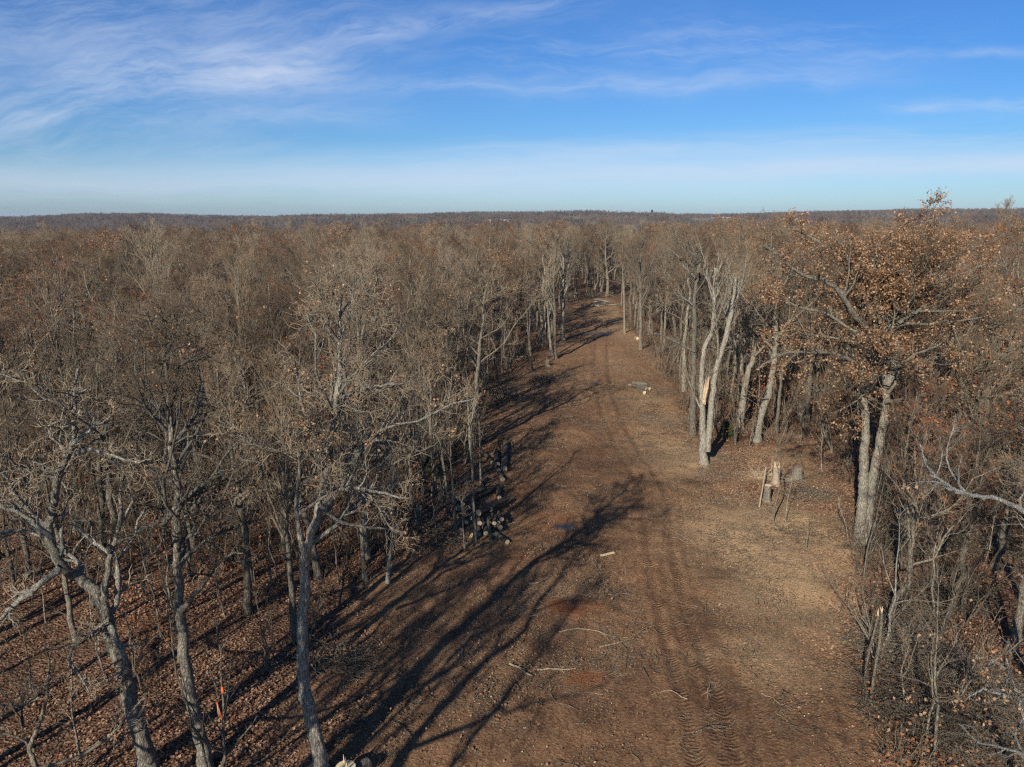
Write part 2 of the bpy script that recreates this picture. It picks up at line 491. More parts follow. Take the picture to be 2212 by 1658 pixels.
def build_tree(style, rng, trunks, limbs=None, leaves=0.0, dens=1.0, twig_r=.010, sides=10, leafsize=.13, random_limbs=True, combined=False, t0=None, lenk=1.0, leaf_low=False):
    """trunks: [(path(n,3), rad(n))]; limbs: [(path, r0)] extra large limbs given by hand. Returns meshes trunk, crown, leaves"""
    S = STY[style]
    T, K = Geo(), Geo()
    if combined: K = T
    for p, r in trunks:
        m_ = len(p) * 3; pf = resample(smooth_path(p, 3), m_)
        tt_ = np.r_[0, np.cumsum(np.linalg.norm(np.diff(p, axis=0), axis=1))]; rf_ = np.interp(np.linspace(0, tt_[-1], m_), tt_, r) * (1 + rng.normal(size=m_) * .045)
        pf[1:-1] += rng.normal(size=(m_ - 2, 3)) * rf_[1:-1, None] * .05
        T.tubes(pf[None], rf_[None], sides, 0, cap=True)
        T.v[-1] += (rng.normal(size=T.v[-1].shape) * np.repeat(rf_, sides)[:, None] * .035).astype(np.float32)
    n1 = 9
    P1, R1 = [], []
    if random_limbs:
        lens = [np.linalg.norm(np.diff(p, axis=0), axis=1).sum() for p, r in trunks]
        for (p, r), tl in zip(trunks, lens):
            sh = tl / max(lens)
            q = resample(p, 24); rr = np.interp(np.linspace(0, 1, 24), np.linspace(0, 1, len(r)), r)
            a, b = spawn(q[None], rr[None], max(2, int(S['k'][0] * dens * sh / len(trunks) ** .35)), (t0 if t0 is not None else S['t0']) * (1 if sh > .8 else .5), .97, S['ang'][0], S['lf'][0] * lenk / max(sh, .45), n1, S['wig'][0], S['up'][0], .62, rng, .3, even=True)
            P1.append(a); R1.append(b)
            # the leader's own tip grows on as a limb
            P1.append(resample(q[16:], n1)[None]); R1.append(np.interp(np.linspace(16, 23, n1), np.arange(24), rr)[None])
    for p, r0 in (limbs or []):
        P1.append(resample(np.asarray(p), n1)[None]); R1.append(np.linspace(r0, r0 * .3, n1)[None])
        if len(p) > n1:
            K.tubes(np.asarray(p)[None], np.linspace(r0, r0 * .3, len(p))[None], 8, 1)
    P1, R1 = np.concatenate(P1), np.concatenate(R1)
    K.tubes(P1, R1, 6, 1)
    k = [max(1, int(round(x * dens ** .5))) for x in S['k']]
    P2, R2 = spawn(P1, R1, k[1], .18, .98, S['ang'][1], S['lf'][1], 6, S['wig'][1], S['up'][1], .6, rng, .35, rmin=twig_r * 1.3, lmin=.5, blend=.6)
    K.tubes(P2, R2, 4, 1)
    P3, R3 = spawn(P2, R2, k[2], .15, 1, S['ang'][2], S['lf'][2], 5, S['wig'][2], S['up'][2], .55, rng, .5, rmax=.022, rmin=twig_r, lmin=.35, blend=.5)
    K.tubes(P3, R3, 3, 2)
    P4, R4 = spawn(P3, R3, k[3], .15, 1, S['ang'][3], S['lf'][3], 4, S['wig'][3], S['up'][3], .8, rng, .6, rmax=twig_r, rmin=twig_r * .6, lmin=.25)
    K.tubes(P4, R4, 3, 2)
    L = None
    if leaves > 0:
        tips = P4[:, -2]
        # leaves hang on in patches
        ph = rng.uniform(0, 6, 3)
        f = np.sin(tips[:, 0] * 1.3 + ph[0]) + np.sin(tips[:, 1] * 1.3 + ph[1]) + np.sin(tips[:, 2] * 1.5 + ph[2])
        pr = (1.9 if leaves > .5 else 1.2) * leaves * np.clip(.62 + .4 * f, .12, 2)
        tips = tips[rng.uniform(size=len(tips)) < pr]
        L = K if combined else Geo()
        big_ = tips[rng.uniform(size=len(tips)) < .55]; leaf_quads(L, big_, leafsize, rng, 3 if combined else 0, per=6, spread=.09)
        leaf_quads(L, tips[rng.uniform(size=len(tips)) < .3], leafsize * .75, rng, 3 if combined else 0, per=3, spread=.16)
    return T, (None if combined else K), L


def own(g, base):
    """move world-built geometry into the frame of its tree's base"""
    if g is None: return
    g.v = [v - np.asarray(base, np.float32) for v in g.v]


# ------------------------------------------------------------------ ground
def axis(dense0, dense1, step, lim0, lim1, grow=1.12):
    a = list(np.arange(dense0, dense1 + 1e-6, step))
    s_, x = step, a[-1]
    while x < lim1: s_ *= grow; x += s_; a.append(x)
    s_, x = step, a[0]
    while x > lim0: s_ *= grow; x -= s_; a.insert(0, x)
    return np.array(a)


tracks_px = [  # centre lines of the wheel tracks, half widths in metres, and how deep they are pressed
    ([(1290, 690), (1285, 760), (1290, 850), (1330, 960), (1385, 1060), (1397, 1180), (1410, 1270), (1440, 1400), (1475, 1530), (1510, 1690)], .30, .9),
    ([(1312, 690), (1310, 760), (1322, 850), (1370, 960), (1432, 1060), (1450, 1180), (1472, 1290), (1520, 1420), (1560, 1540), (1600, 1690)], .30, 1.0),
    ([(1440, 1130), (1430, 1230), (1455, 1330), (1500, 1450), (1540, 1570), (1575, 1690)], .24, .8),
    ([(1470, 1090), (1490, 1230), (1535, 1330), (1590, 1450), (1650, 1570), (1700, 1690)], .26, .55),
    ([(1350, 1100), (1390, 1230), (1400, 1330), (1420, 1450), (1440, 1570), (1450, 1690)], .24, .35),
]
TRACK = [(smooth_path(np.array([hit(*p) for p in pts]), 6), wd, dp) for pts, wd, dp in tracks_px]


def path_dist(x, y, path, full=False):
    """distance to a line on the ground; with full also the signed side distance and the length run along the line"""
    best = np.full(x.shape, 1e9); side = np.full(x.shape, 9.); along = np.zeros(x.shape); run = 0.0
    for i in range(len(path) - 1):
        ax, ay = path[i][:2]; bx, by = path[i + 1][:2]
        ex, ey = bx - ax, by - ay; L = math.hypot(ex, ey)
        t0_ = ((x - ax) * ex + (y - ay) * ey) / (L * L + 1e-9); t = np.clip(t0_, 0, 1)
        d = np.hypot(x - ax - t * ex, y - ay - t * ey); m = d < best
        best = np.where(m, d, best); side = np.where(m, ((x - ax) * ey - (y - ay) * ex) / L, side); along = np.where(m, run + t * L, along); run += L
    return (best, side, along) if full else best


gx = axis(-16, 20, .16, -7000, 7000, 1.10)
gy = axis(17, 62, .16, -300, 7500, 1.07)
GX, GY = np.meshgrid(gx, gy)
fx, fy = GX.ravel(), GY.ravel()
gz = height(fx, fy)
clearing = poly_sd(fx, fy, EDGE)
nearm = (np.abs(fx) < 60) & (fy > 10) & (fy < 180)
rngz = np.random.default_rng(3)


def vnoise(x, y, sc, seed):
    r_ = np.random.default_rng(seed).normal(size=(256, 256)); xs_, ys_ = x / sc + 100, y / sc + 100
    xi, yi = np.floor(xs_).astype(int), np.floor(ys_).astype(int); tx, ty = xs_ - xi, ys_ - yi; tx = tx * tx * (3 - 2 * tx); ty = ty * ty * (3 - 2 * ty)
    g_ = lambda a, b: r_[a % 256, b % 256]
    return (g_(xi, yi) * (1 - tx) + g_(xi + 1, yi) * tx) * (1 - ty) + (g_(xi, yi + 1) * (1 - tx) + g_(xi + 1, yi + 1) * tx) * ty


lump = .045 * vnoise(fx, fy, 1.9, 1) + .030 * vnoise(fx + fy * .3, fy, .8, 2) + .014 * vnoise(fx, fy, .42, 3)
gz = gz + np.where(nearm, lump * np.where(clearing > 0, 1.0, .7), 0)
near_tr = (fx > -6) & (fx < 30) & (fy > 15) & (fy < 140)
trk = np.zeros_like(fx); TU = []
for pth, wd, dp in TRACK:
    d_, sd_, al_ = path_dist(fx[near_tr], fy[near_tr], pth, True)
    gz[near_tr] += dp * (-.075 * np.exp(-(d_ / (wd * .85)) ** 4) + .045 * np.exp(-((d_ - wd * 1.25) / .15) ** 2))
    trk[near_tr] = np.maximum(trk[near_tr], dp * np.exp(-(d_ / wd) ** 2))
    u_ = np.full(fx.shape, 9., np.float32); v_ = np.zeros(fx.shape, np.float32); u_[near_tr] = np.clip(sd_, -9, 9); v_[near_tr] = al_
    u_[near_tr] = np.where((d_ > 3) | (fy[near_tr] > 58), 9, u_[near_tr]); TU.append((u_, v_, wd, dp))


def blobs(lst):
    a = np.zeros_like(fx)
    for px, py, rx, ry, s_ in lst:
        c = hit(px, py)
        a = np.maximum(a, s_ * np.exp(-(((fx - c[0]) / rx) ** 2 + ((fy - c[1]) / ry) ** 2)))
    return a


clay = blobs([(1240, 1310, 1.5, 1.0, 1), (1260, 1465, 1.0, .8, .8), (1190, 1130, 2.2, 2.6, .55), (1120, 1060, 2, 3, .5), (1590, 1450, .8, 1.0, .7), (1130, 1200, 1.6, 2.0, .4), (1530, 1280, .9, .8, .5), (1310, 660, 6, 5, .35), (1480, 1380, .9, 1.2, .4)])
straw = blobs([(1690, 1180, 6.5, 7.0, .9), (1480, 980, 5, 10, .6), (1640, 1420, 4, 3, .5), (1700, 1250, 5.0, 8.0, .75), (1350, 700, 8, 40, .45), (1680, 1130, 3.0, 5.0, 1), (1720, 1200, 3.0, 2.5, .9), (1420, 900, 4, 14, .45), (1600, 1000, 5, 5, .7), (1330, 780, 4, 18, .35), (1560, 1150, 2.5, 3, .5), (1700, 1350, 2.2, 2.5, .4)])
mud = blobs([(1300, 1000, 4, 6, .7), (1270, 1180, 4, 4, .45), (1350, 1550, 4, 2.5, .4), (1200, 1400, 3, 2, .4), (1540, 1230, 1.6, 2.5, .6), (1510, 1040, 1.8, .9, .9), (1410, 1100, 1.8, 3.5, .5), (1480, 1180, 1.2, 3.2, .5), (1500, 1350, 1.6, 3.2, .6), (1540, 1500, 1.8, 3.0, .7), (1200, 1010, 3, 5, .5), (1240, 900, 4, 6, .55), (1290, 730, 4, 6, .4), (1060, 1250, 2, 2, .3), (1150, 1480, 2, 1.5, .35)])
def far_at(px, D):
    d = ray(px, 470); x_, y_ = d[0] / d[1] * D, D
    return np.array([x_, y_, h1(x_, y_)])


SPOTS = np.array([far_at(px, D)[:2] for px, D in [(1030, 1850), (940, 1980), (1079, 1840), (1230, 1850), (1560, 2230), (1450, 2260), (1500, 2000), (1600, 2150), (1230, 2150), (550, 2250)]])
FR = [(70, 220), (90, 240), (60, 260), (40, 200), (90, 280), (60, 240), (70, 240), (60, 240), (60, 220), (120, 240)]
SPOTC = SPOTS - np.array([0, 170.])
field = np.zeros_like(fx)
for (cx_, cy_), (rx, ry) in zip(SPOTC, FR):
    if cy_ < 4000:
        field = np.maximum(field, 1 - sstep(.8, 1.1, np.hypot((fx - cx_) / rx, (fy - cy_) / ry)))
nx, ny = len(gx), len(gy)
i = np.arange(ny - 1)[:, None] * nx; j = np.arange(nx - 1)[None]
gf = np.stack([i + j, i + j + 1, i + nx + j + 1, i + nx + j], -1).reshape(-1, 4)


def ground_material():
    m, t, b = mat('woodland_ground', .95, .1)
    tc = t.new('ShaderNodeTexCoord'); o = tc.outputs['Object']
    big = t.noise(o, .22, 4, .6); med = t.noise(o, 1.3, 5, .65); fine = t.noise(o, 9, 5, .7); grit = t.noise(o, 34, 3, .7)
    # bare soil
    soil = t.mix(t.ramp(med, [(.32, 0), (.68, 1)]), (.150, .062, .030), (.305, .150, .072))
    soil = t.mix(t.ramp(fine, [(.4, 0), (.62, .75)]), soil, (.36, .235, .125))
    soil = t.mix(t.ramp(big, [(.45, 0), (.7, .5)]), soil, (.095, .052, .032))
    scuff = t.noise(t.vmap(o, (1.0, .45, 1)), 2.6, 5, .72, 1.2)
    soil = t.mix(t.ramp(scuff, [(.50, 0), (.66, .75)]), soil, (.072, .038, .024))
    soil = t.mix(t.ramp(scuff, [(.30, .6), (.44, 0)]), soil, (.34, .215, .118))
    n_e = t.m('MULTIPLY', t.m('SUBTRACT', med, .5), 1.3)
    cf = t.m('MULTIPLY', t.m('ADD', t.attr('clay'), n_e), t.m('GREATER_THAN', t.attr('clay'), .03), clamp=True)
    soil = t.mix(t.ramp(cf, [(.2, 0), (.75, .85)]), soil, (.26, .095, .035))
    sf = t.m('ADD', t.attr('straw'), t.m('MULTIPLY', t.m('SUBTRACT', fine, .5), 1.2))
    soil = t.mix(t.ramp(sf, [(.15, 0), (.8, .85)]), soil, (.56, .375, .20))
    mf = t.m('ADD', t.m('MAXIMUM', t.attr('mud'), t.m('MULTIPLY', t.attr('track'), .55)), n_e)
    soil = t.mix(t.ramp(mf, [(.2, 0), (.8, .8)]), soil, (.075, .038, .023))
    fl1 = t.noise(t.vmap(o, (1, .22, 1)), 30, 2, .5); fl2 = t.noise(t.vmap(o, (.22, 1, 1)), 30, 2, .5)
    flk = t.m('ADD', t.ramp(fl1, [(.64, 0), (.70, 1)]), t.ramp(fl2, [(.64, 0), (.70, 1)]), clamp=True)
    flk = t.m('MULTIPLY', flk, t.ramp(t.m('ADD', med, t.m('MULTIPLY', t.attr('straw'), .3)), [(.40, .15), (.62, .8)]))
    soil = t.mix(flk, soil, (.44, .29, .165))
    soil = t.mix(t.ramp(grit, [(.30, .35), (.40, 0)]), soil, (.06, .036, .022))
    # leaf litter: angular patches the size of a leaf
    vo = t.new('ShaderNodeTexVoronoi', feature='F1'); t.l.new(o, vo.inputs['Vector']); vo.inputs['Scale'].default_value = 9.5
    cs = t.new('ShaderNodeSeparateColor'); t.l.new(vo.outputs['Color'], cs.inputs[0])
    leaf = t.ramp(cs.outputs[0], [(0, (.075, .038, .022)), (.35, (.165, .086, .05)), (.7, (.26, .145, .085)), (1, (.40, .26, .165))])
    leaf = t.mix(t.ramp(med, [(.35, .5), (.65, 0)]), leaf, (.10, .05, .028))
    e = t.m('ADD', t.attr('clearing'), t.m('MULTIPLY', t.m('SUBTRACT', med, .5), 3.0))
    e = t.m('ADD', e, t.m('MULTIPLY', t.m('SUBTRACT', fine, .5), 2.5))
    cm = t.ramp(t.m('MULTIPLY_ADD', e, .18, .5), [(.32, 0), (.62, 1)])
    col = t.mix(cm, leaf, soil)
    fld = t.mix(big, (.17, .145, .095), (.24, .20, .13))
    col = t.mix(t.attr('field'), col, fld)
    t.l.new(col, b.inputs['Base Color'])
    hh = t.m('ADD', t.m('MULTIPLY', fine, 1.0), t.m('MULTIPLY', grit, .45))
    hh = t.m('ADD', hh, t.m('MULTIPLY', vo.outputs['Distance'], t.m('MULTIPLY_ADD', cm, -1.5, 1.8)))
    for i_, (_u, _v, wd, dp) in enumerate(TU):
        u_ = t.m('ADD', t.attr('tu%d' % i_), t.m('MULTIPLY', t.m('SUBTRACT', med, .5), .16)); au = t.m('ABSOLUTE', u_)
        ph_ = t.m('ADD', t.m('MULTIPLY', t.attr('tv%d' % i_), 6.283 / (.19 + .012 * i_)), t.m('MULTIPLY', au, 6.0))
        ph_ = t.m('ADD', ph_, t.m('MULTIPLY', med, 9.0))
        ph_ = t.m('ADD', ph_, t.m('MULTIPLY', fine, 3.2))
        lug = t.m('MULTIPLY_ADD', t.m('SINE', ph_), .5, .5)
        inside = t.ramp(t.m('DIVIDE', au, wd * 1.15), [(.78, 1), (1.0, 0)])
        worn = t.ramp(t.noise(o, .9 + .2 * i_, 3, .6), [(.42, 0), (.60, 1)])
        k_ = t.m('MULTIPLY', t.m('MULTIPLY', inside, worn), dp)
        hh = t.m('ADD', hh, t.m('MULTIPLY', t.m('MULTIPLY', lug, k_), .55))
        col = t.mix(t.m('MULTIPLY', t.m('MULTIPLY', t.m('SUBTRACT', 1.0, lug), k_), .3), col, (.06, .035, .022))
    t.l.new(col, b.inputs['Base Color'])
    bump(t, b, hh, 1.0, .14)
    return m


g = Geo(); g.add(np.stack([fx, fy, gz], 1), gf, 0, True)
gm = g.mesh('ground', [ground_material()])
for nm, arr in (('clearing', np.clip(clearing, -20, 20)), ('clay', clay), ('straw', straw), ('mud', mud), ('track', trk), ('field', field)) + tuple(('tu%d' % i_, q_[0]) for i_, q_ in enumerate(TU)) + tuple(('tv%d' % i_, q_[1]) for i_, q_ in enumerate(TU)):
    at_ = gm.attributes.new(nm, 'FLOAT', 'POINT'); at_.data.foreach_set('value', arr.astype(np.float32))
obj('ground', gm, kind='structure')
GZ = gz.reshape(ny, nx)


def ground_z(x, y):
    x, y = np.atleast_1d(x).astype(float), np.atleast_1d(y).astype(float)
    ix = np.clip(np.searchsorted(gx, x) - 1, 0, nx - 2); iy = np.clip(np.searchsorted(gy, y) - 1, 0, ny - 2)
    tx = (x - gx[ix]) / (gx[ix + 1] - gx[ix]); ty = (y - gy[iy]) / (gy[iy + 1] - gy[iy])
    return (GZ[iy, ix] * (1 - tx) + GZ[iy, ix + 1] * tx) * (1 - ty) + (GZ[iy + 1, ix] * (1 - tx) + GZ[iy + 1, ix + 1] * tx) * ty


def gz1(x, y):
    return float(ground_z(x, y)[0])


def G(px, py):
    q = hit(px, py); q[2] = gz1(q[0], q[1]); return q


# ------------------------------------------------------------------ prototypes and scatter
PROTO = {}


def proto(name, g_, mats):
    me = g_.mesh(name, mats); PROTO.setdefault(name, []).append(me); return me


def scatter(name, pts, rot, scl, pick, meshes, label=None, cat=None):
    """one object that draws many copies of a few meshes; for masses nobody could count"""
    n = len(pts)
    me = bpy.data.meshes.new(name); me.vertices.add(n); me.vertices.foreach_set('co', np.asarray(pts, np.float32).ravel())
    a = me.attributes.new('rot', 'FLOAT_VECTOR', 'POINT'); a.data.foreach_set('vector', np.asarray(rot, np.float32).ravel())
    a = me.attributes.new('scl', 'FLOAT_VECTOR', 'POINT'); a.data.foreach_set('vector', np.asarray(scl, np.float32).ravel())
    a = me.attributes.new('pick', 'INT', 'POINT'); a.data.foreach_set('value', np.asarray(pick, np.int32))
    o = obj(name, me, kind='stuff')
    if label: o['label'] = label; o['category'] = cat
    col = bpy.data.collections.new(name + '_kinds')
    for i_, m_ in enumerate(meshes):
        col.objects.link(bpy.data.objects.new('%s_kind_%02d' % (name, i_), m_))
    ng = bpy.data.node_groups.new(name, 'GeometryNodeTree')
    ng.interface.new_socket('Geometry', in_out='INPUT', socket_type='NodeSocketGeometry')
    ng.interface.new_socket('Geometry', in_out='OUTPUT', socket_type='NodeSocketGeometry')
    N = ng.nodes; gi, go = N.new('NodeGroupInput'), N.new('NodeGroupOutput')
    ci = N.new('GeometryNodeCollectionInfo'); ci.inputs['Collection'].default_value = col; ci.inputs['Separate Children'].default_value = True
    ci.inputs['Reset Children'].default_value = True
    ip = N.new('GeometryNodeInstanceOnPoints'); ip.inputs['Pick Instance'].default_value = True

    def na(nm, ty):
        x_ = N.new('GeometryNodeInputNamedAttribute'); x_.data_type = ty; x_.inputs['Name'].default_value = nm; return x_.outputs[0]
    ng.links.new(gi.outputs[0], ip.inputs['Points']); ng.links.new(ci.outputs[0], ip.inputs['Instance'])
    ng.links.new(na('pick', 'INT'), ip.inputs['Instance Index'])
    ng.links.new(na('rot', 'FLOAT_VECTOR'), ip.inputs['Rotation']); ng.links.new(na('scl', 'FLOAT_VECTOR'), ip.inputs['Scale'])
    ng.links.new(ip.outputs[0], go.inputs[0])
    md = o.modifiers.new('scatter', 'NODES'); md.node_group = ng
    return o


MATS = [M_TRUNK, M_LIMB, M_TWIG, M_LEAF]
KINDS = []     # (kind, trunk mesh, crown mesh, leaves mesh, combined mesh, height)


def kind(name, style, hgt, r, leaves=0, dens=1.0, lean=(0, 0), seed=0, mats=MATS, **kw):
    rng = np.random.default_rng(seed)
    p = trunk_path(hgt, r, STY[style]['crook'], rng, lean); rr = trunk_rad(p, r)
    T, K, L = build_tree(style, rng, [(p, rr)], leaves=leaves, dens=dens, **kw)
    if K is None: K = T
    tm = T.mesh(name + '_trunk', mats); km = K.mesh(name + '_crown', mats)
    lm = L.mesh(name + '_leaves', [mats[3]]) if L is not None and L.n else None
    # one joined copy of the same arrays for the far mass
    A = Geo()
    for s_ in (T, K):
        for v, f, m_, sm in zip(s_.v, s_.f, s_.m, s_.sm): pass
    A.v = T.v + K.v + (L.v if lm else [])
    off = T.n; A.f = T.f + [f + off for f in K.f] + ([f + off + K.n for f in L.f] if lm else [])
    A.m = T.m + K.m + ([x * 0 + 3 for x in L.m] if lm else []); A.sm = T.sm + K.sm + (L.sm if lm else []); A.n = T.n + K.n
    am = A.mesh(name + '_whole', mats)
    KINDS.append((name, tm, km, lm, am, hgt))


MG = [M_TRUNK, M_LIMB, M_TWIGG, M_LEAF]; MR = [M_TRUNK, M_LIMB, M_TWIGB, M_LEAFR]; MPale = [M_PALE, M_PALE, M_TWIGG, M_LEAF]
kind('oak', 'oak', 12.5, .19, seed=1, leaves=.02)
kind('oak', 'oak', 13.5, .22, seed=2, lean=(.04, .03), mats=MG, leaves=.03)
kind('oak', 'oak', 12.0, .17, seed=3, leaves=.05, mats=MR)
kind('oak', 'snag', 12.5, .20, seed=4, mats=MG)
kind('ash', 'ash', 14.0, .17, seed=5, mats=MG)
kind('ash', 'ash', 13.0, .15, seed=6, mats=MR)
kind('ash', 'ash', 14.5, .18, seed=7)
kind('pole', 'pole', 12.5, .11, seed=8, mats=MATS)
kind('pole', 'pole', 13.5, .12, seed=9, mats=MG)
kind('leafy', 'oak', 12.0, .18, seed=10, leaves=.45)
kind('leafy', 'oak', 12.5, .19, seed=12, leaves=.18)
kind('bare', 'snag', 12.5, .20, seed=14, dens=.42, mats=MG)
kind('bare', 'snag', 12.5, .18, seed=15, dens=.5, mats=MG)
NK = {n: [i for i, k in enumerate(KINDS) if k[0] == n] for n in ('oak', 'ash', 'pole', 'leafy')}


def sapling(seed, hgt, stems, mats, leaves=0, bushy=1.0):
    rng = np.random.default_rng(seed); g_ = Geo()
    ps = []
    for s_ in range(stems):
        le = rng.normal(size=2) * .16 * (stems > 1) + rng.normal(size=2) * .03
        p = trunk_path(hgt * rng.uniform(.7, 1), .03, .09, rng, le, 10)
        r = np.linspace(.032 + .006 * hgt, .008, 10) * rng.uniform(.7, 1.1)
        ps.append(p); g_.tubes(p[None], r[None], 5, 0)
        a, b = spawn(p[None], r[None], int(9 * bushy), .3, 1, (.4, 1.0), .28, 6, .14, .2, .6, rng, .5, rmin=.008)
        g_.tubes(a, b, 4, 1)
        a2, b2 = spawn(a, b, 4, .2, 1, (.4, 1.), .45, 4, .18, .12, .7, rng, .6, rmax=.009, rmin=.006, lmin=.25)
        g_.tubes(a2, b2, 3, 2)
        if leaves: leaf_quads(g_, a2[rng.uniform(size=len(a2)) < leaves][:, -1], .12, rng, 3, 3)
    return g_.mesh('sapling', mats)


SAP = [sapling(21, 6.5, 1, MG), sapling(22, 5.0, 1, MATS, .08), sapling(23, 7.5, 1, MPale), sapling(24, 4.5, 2, MG), sapling(25, 5.5, 3, MR, .15), sapling(26, 6.0, 2, MATS), sapling(27, 4, 1, MR, .5)]


def brush(seed, hgt, n, mats, leaves=0, flat=False):
    """a tangle of thin stems"""
    rng = np.random.default_rng(seed); g_ = Geo()
    base = np.c_[rng.normal(size=(n, 2)) * .7, np.full(n, -.05)]
    d = np.c_[rng.normal(size=(n, 2)) * (.35 if not flat else 1.2), np.ones(n) * (1 if not flat else .35)]; d = norm(d)
    L = hgt * rng.uniform(.4, 1, n); out = [base]; p = base
    for s_ in range(5):
        p = p + d * (L / 5)[:, None]; out.append(p); d = norm(d + rng.normal(size=d.shape) * .18 - np.array([0, 0, .04]))
    pts = np.stack(out, 1); rad = np.linspace(.013, .006, 6)[None] * rng.uniform(.8, 1.6, (n, 1))
    g_.tubes(pts, rad, 3, 1)
    a, b = spawn(pts, rad, 3, .3, 1, (.4, 1.1), .4, 4, .2, .1, .7, rng, .6, rmin=.005)
    g_.tubes(a, b, 3, 2)
    if leaves: leaf_quads(g_, a[rng.uniform(size=len(a)) < leaves][:, -1], .11, rng, 3, 3)
    return g_.mesh('brush', mats)


BR = [brush(31, 2.2, 16, MG), brush(32, 1.6, 18, MR, .15), brush(33, 2.8, 14, MATS, .05), brush(34, 1.4, 22, MR, .45), brush(35, 1.2, 20, MG, 0, True)]


# ------------------------------------------------------------------ hand-placed trees
HERO = []


def hero(name, label, cat, style, seed, Y, trunks, limbs=(), leaves=0, dens=1.0, mats=MATS, group=None, depth=1.0, t0=None, flare=.45, tips=.14, lenk=1.0, **kw):
    """trunks: [(pixel path, base radius)], limbs: [(pixel path, radius, depth drift)]; each path is laid out in space at the tree's own distance"""
    rng = np.random.default_rng(seed)
    base = P(*trunks[0][0][0], Y); base[2] = gz1(base[0], base[1])
    tr, lm = [], []
    for ip, item in enumerate(trunks):
        px, r = item[0], item[1]; dy = item[2] if len(item) > 2 else 0
        n = len(px); drift = np.linspace(0, 1, n) * dy
        w3 = np.array([P(x, y, Y + drift[i_]) for i_, (x, y) in enumerate(px)])
        if ip == 0:
            w3[0] = base - np.array([0, 0, .25])
        w3 = smooth_path(w3, 4)
        w3[2:, 1] += np.cumsum(rng.normal(size=len(w3) - 2)) * .04 * depth
        w3[2:, 0] += rng.normal(size=len(w3) - 2) * r * .09
        tr.append((w3, trunk_rad(w3, r, tips, flare if ip == 0 or (len(item) > 3 and item[3]) else 0)))
    for px, r, dy in limbs:
        n = len(px); drift = np.linspace(0, 1, n) * dy
        w3 = np.array([P(x, y, Y + drift[i_]) for i_, (x, y) in enumerate(px)])
        w3 = smooth_path(w3, 5); w3[1:] += rng.normal(size=(len(w3) - 1, 3)) * r * .35
        lm.append((w3, r))
    T, K, L = build_tree(style, rng, tr, lm, leaves=leaves, dens=dens, sides=12, t0=t0, lenk=lenk, **kw)
    for g_ in (T, K, L): own(g_, base)
    o = thing(name, tuple(base), label, cat, group)
    obj('trunk', T.mesh(name + '_trunk', mats), o); obj('crown', K.mesh(name + '_crown', mats), o)
    if L is not None and L.n: obj('leaves', L.mesh(name + '_leaves', [mats[3]]), o)
    HERO.append((base[0], base[1])); return o


M_LICHEN = bark('lichen_limb_bark', (.10, .085, .066), (.40, .365, .30), (.30, .30, .235), 1.4)
MHero = [M_PALE, M_LICHEN, M_TWIGG, M_LEAF]
YA, YB, YC = 20.3, 20.2, 19.6
hero('gnarled_oak', 'gnarled grey oak with looping knotted trunk and broken pale stub at lower left', 'tree', 'snag', 101, YA,
     [([(326, 1690), (309, 1590), (281, 1520), (264, 1450), (245, 1390), (232, 1340), (221, 1300), (200, 1270), (152, 1240), (125, 1205), (107, 1160), (107, 1105), (121, 1035), (146, 976), (153, 920), (153, 869), (158, 800)], .27, 1.0),
      ([(226, 1296), (231, 1243), (241, 1194), (256, 1150), (260, 1077), (268, 1000)], .11, 1.2)],
     [([(153, 965), (192, 930), (228, 908), (262, 880)], .055, .6), ([(167, 979), (203, 972), (249, 986), (295, 997), (330, 990)], .055, -.8),
      ([(112, 1165), (75, 1130), (38, 1107), (0, 1096), (-50, 1100)], .08, -.6), ([(130, 1225), (75, 1273), (30, 1311), (-10, 1345), (-50, 1370)], .11, -1.2),
      ([(236, 1350), (252, 1385), (268, 1410), (270, 1440), (248, 1470)], .10, -.25), ([(204, 1364), (170, 1383), (151, 1420), (166, 1450), (182, 1476), (196, 1496)], .055, -.8),
      ([(236, 1340), (204, 1364), (180, 1380)], .06, -.3), ([(241, 1194), (200, 1170), (160, 1130), (150, 1090)], .06, 1.0)],
     dens=1.25, mats=MHero, t0=.38, lenk=.85, twig_r=.011, leaves=.03, leafsize=.09)
hero('straight_oak', 'tall straight grey tree at lower left between the gnarled oak and the forked pale tree', 'tree', 'oak', 102, YB,
     [([(452, 1700), (430, 1600), (402, 1470), (390, 1380), (383, 1300), (376, 1200), (373, 1120), (374, 1050), (364, 960), (353, 880), (347, 800), (350, 700)], .215, .8)],
     [([(392, 1322), (420, 1285), (455, 1240), (485, 1205), (528, 1194)], .085, -1.2), ([(371, 1104), (351, 1134), (324, 1134), (294, 1156), (249, 1175)], .085, -1.0),
      ([(377, 1089), (415, 1070), (450, 1045), (490, 1015)], .08, .8), ([(385, 1228), (407, 1198), (452, 1164), (501, 1141), (560, 1120)], .075, 1.4),
      ([(364, 960), (400, 930), (430, 880), (440, 820)], .07, 1.0), ([(360, 930), (320, 890), (300, 840)], .06, -1)],
     dens=1.25, mats=MHero, t0=.46, lenk=.85, twig_r=.011, leaves=.03, leafsize=.09)
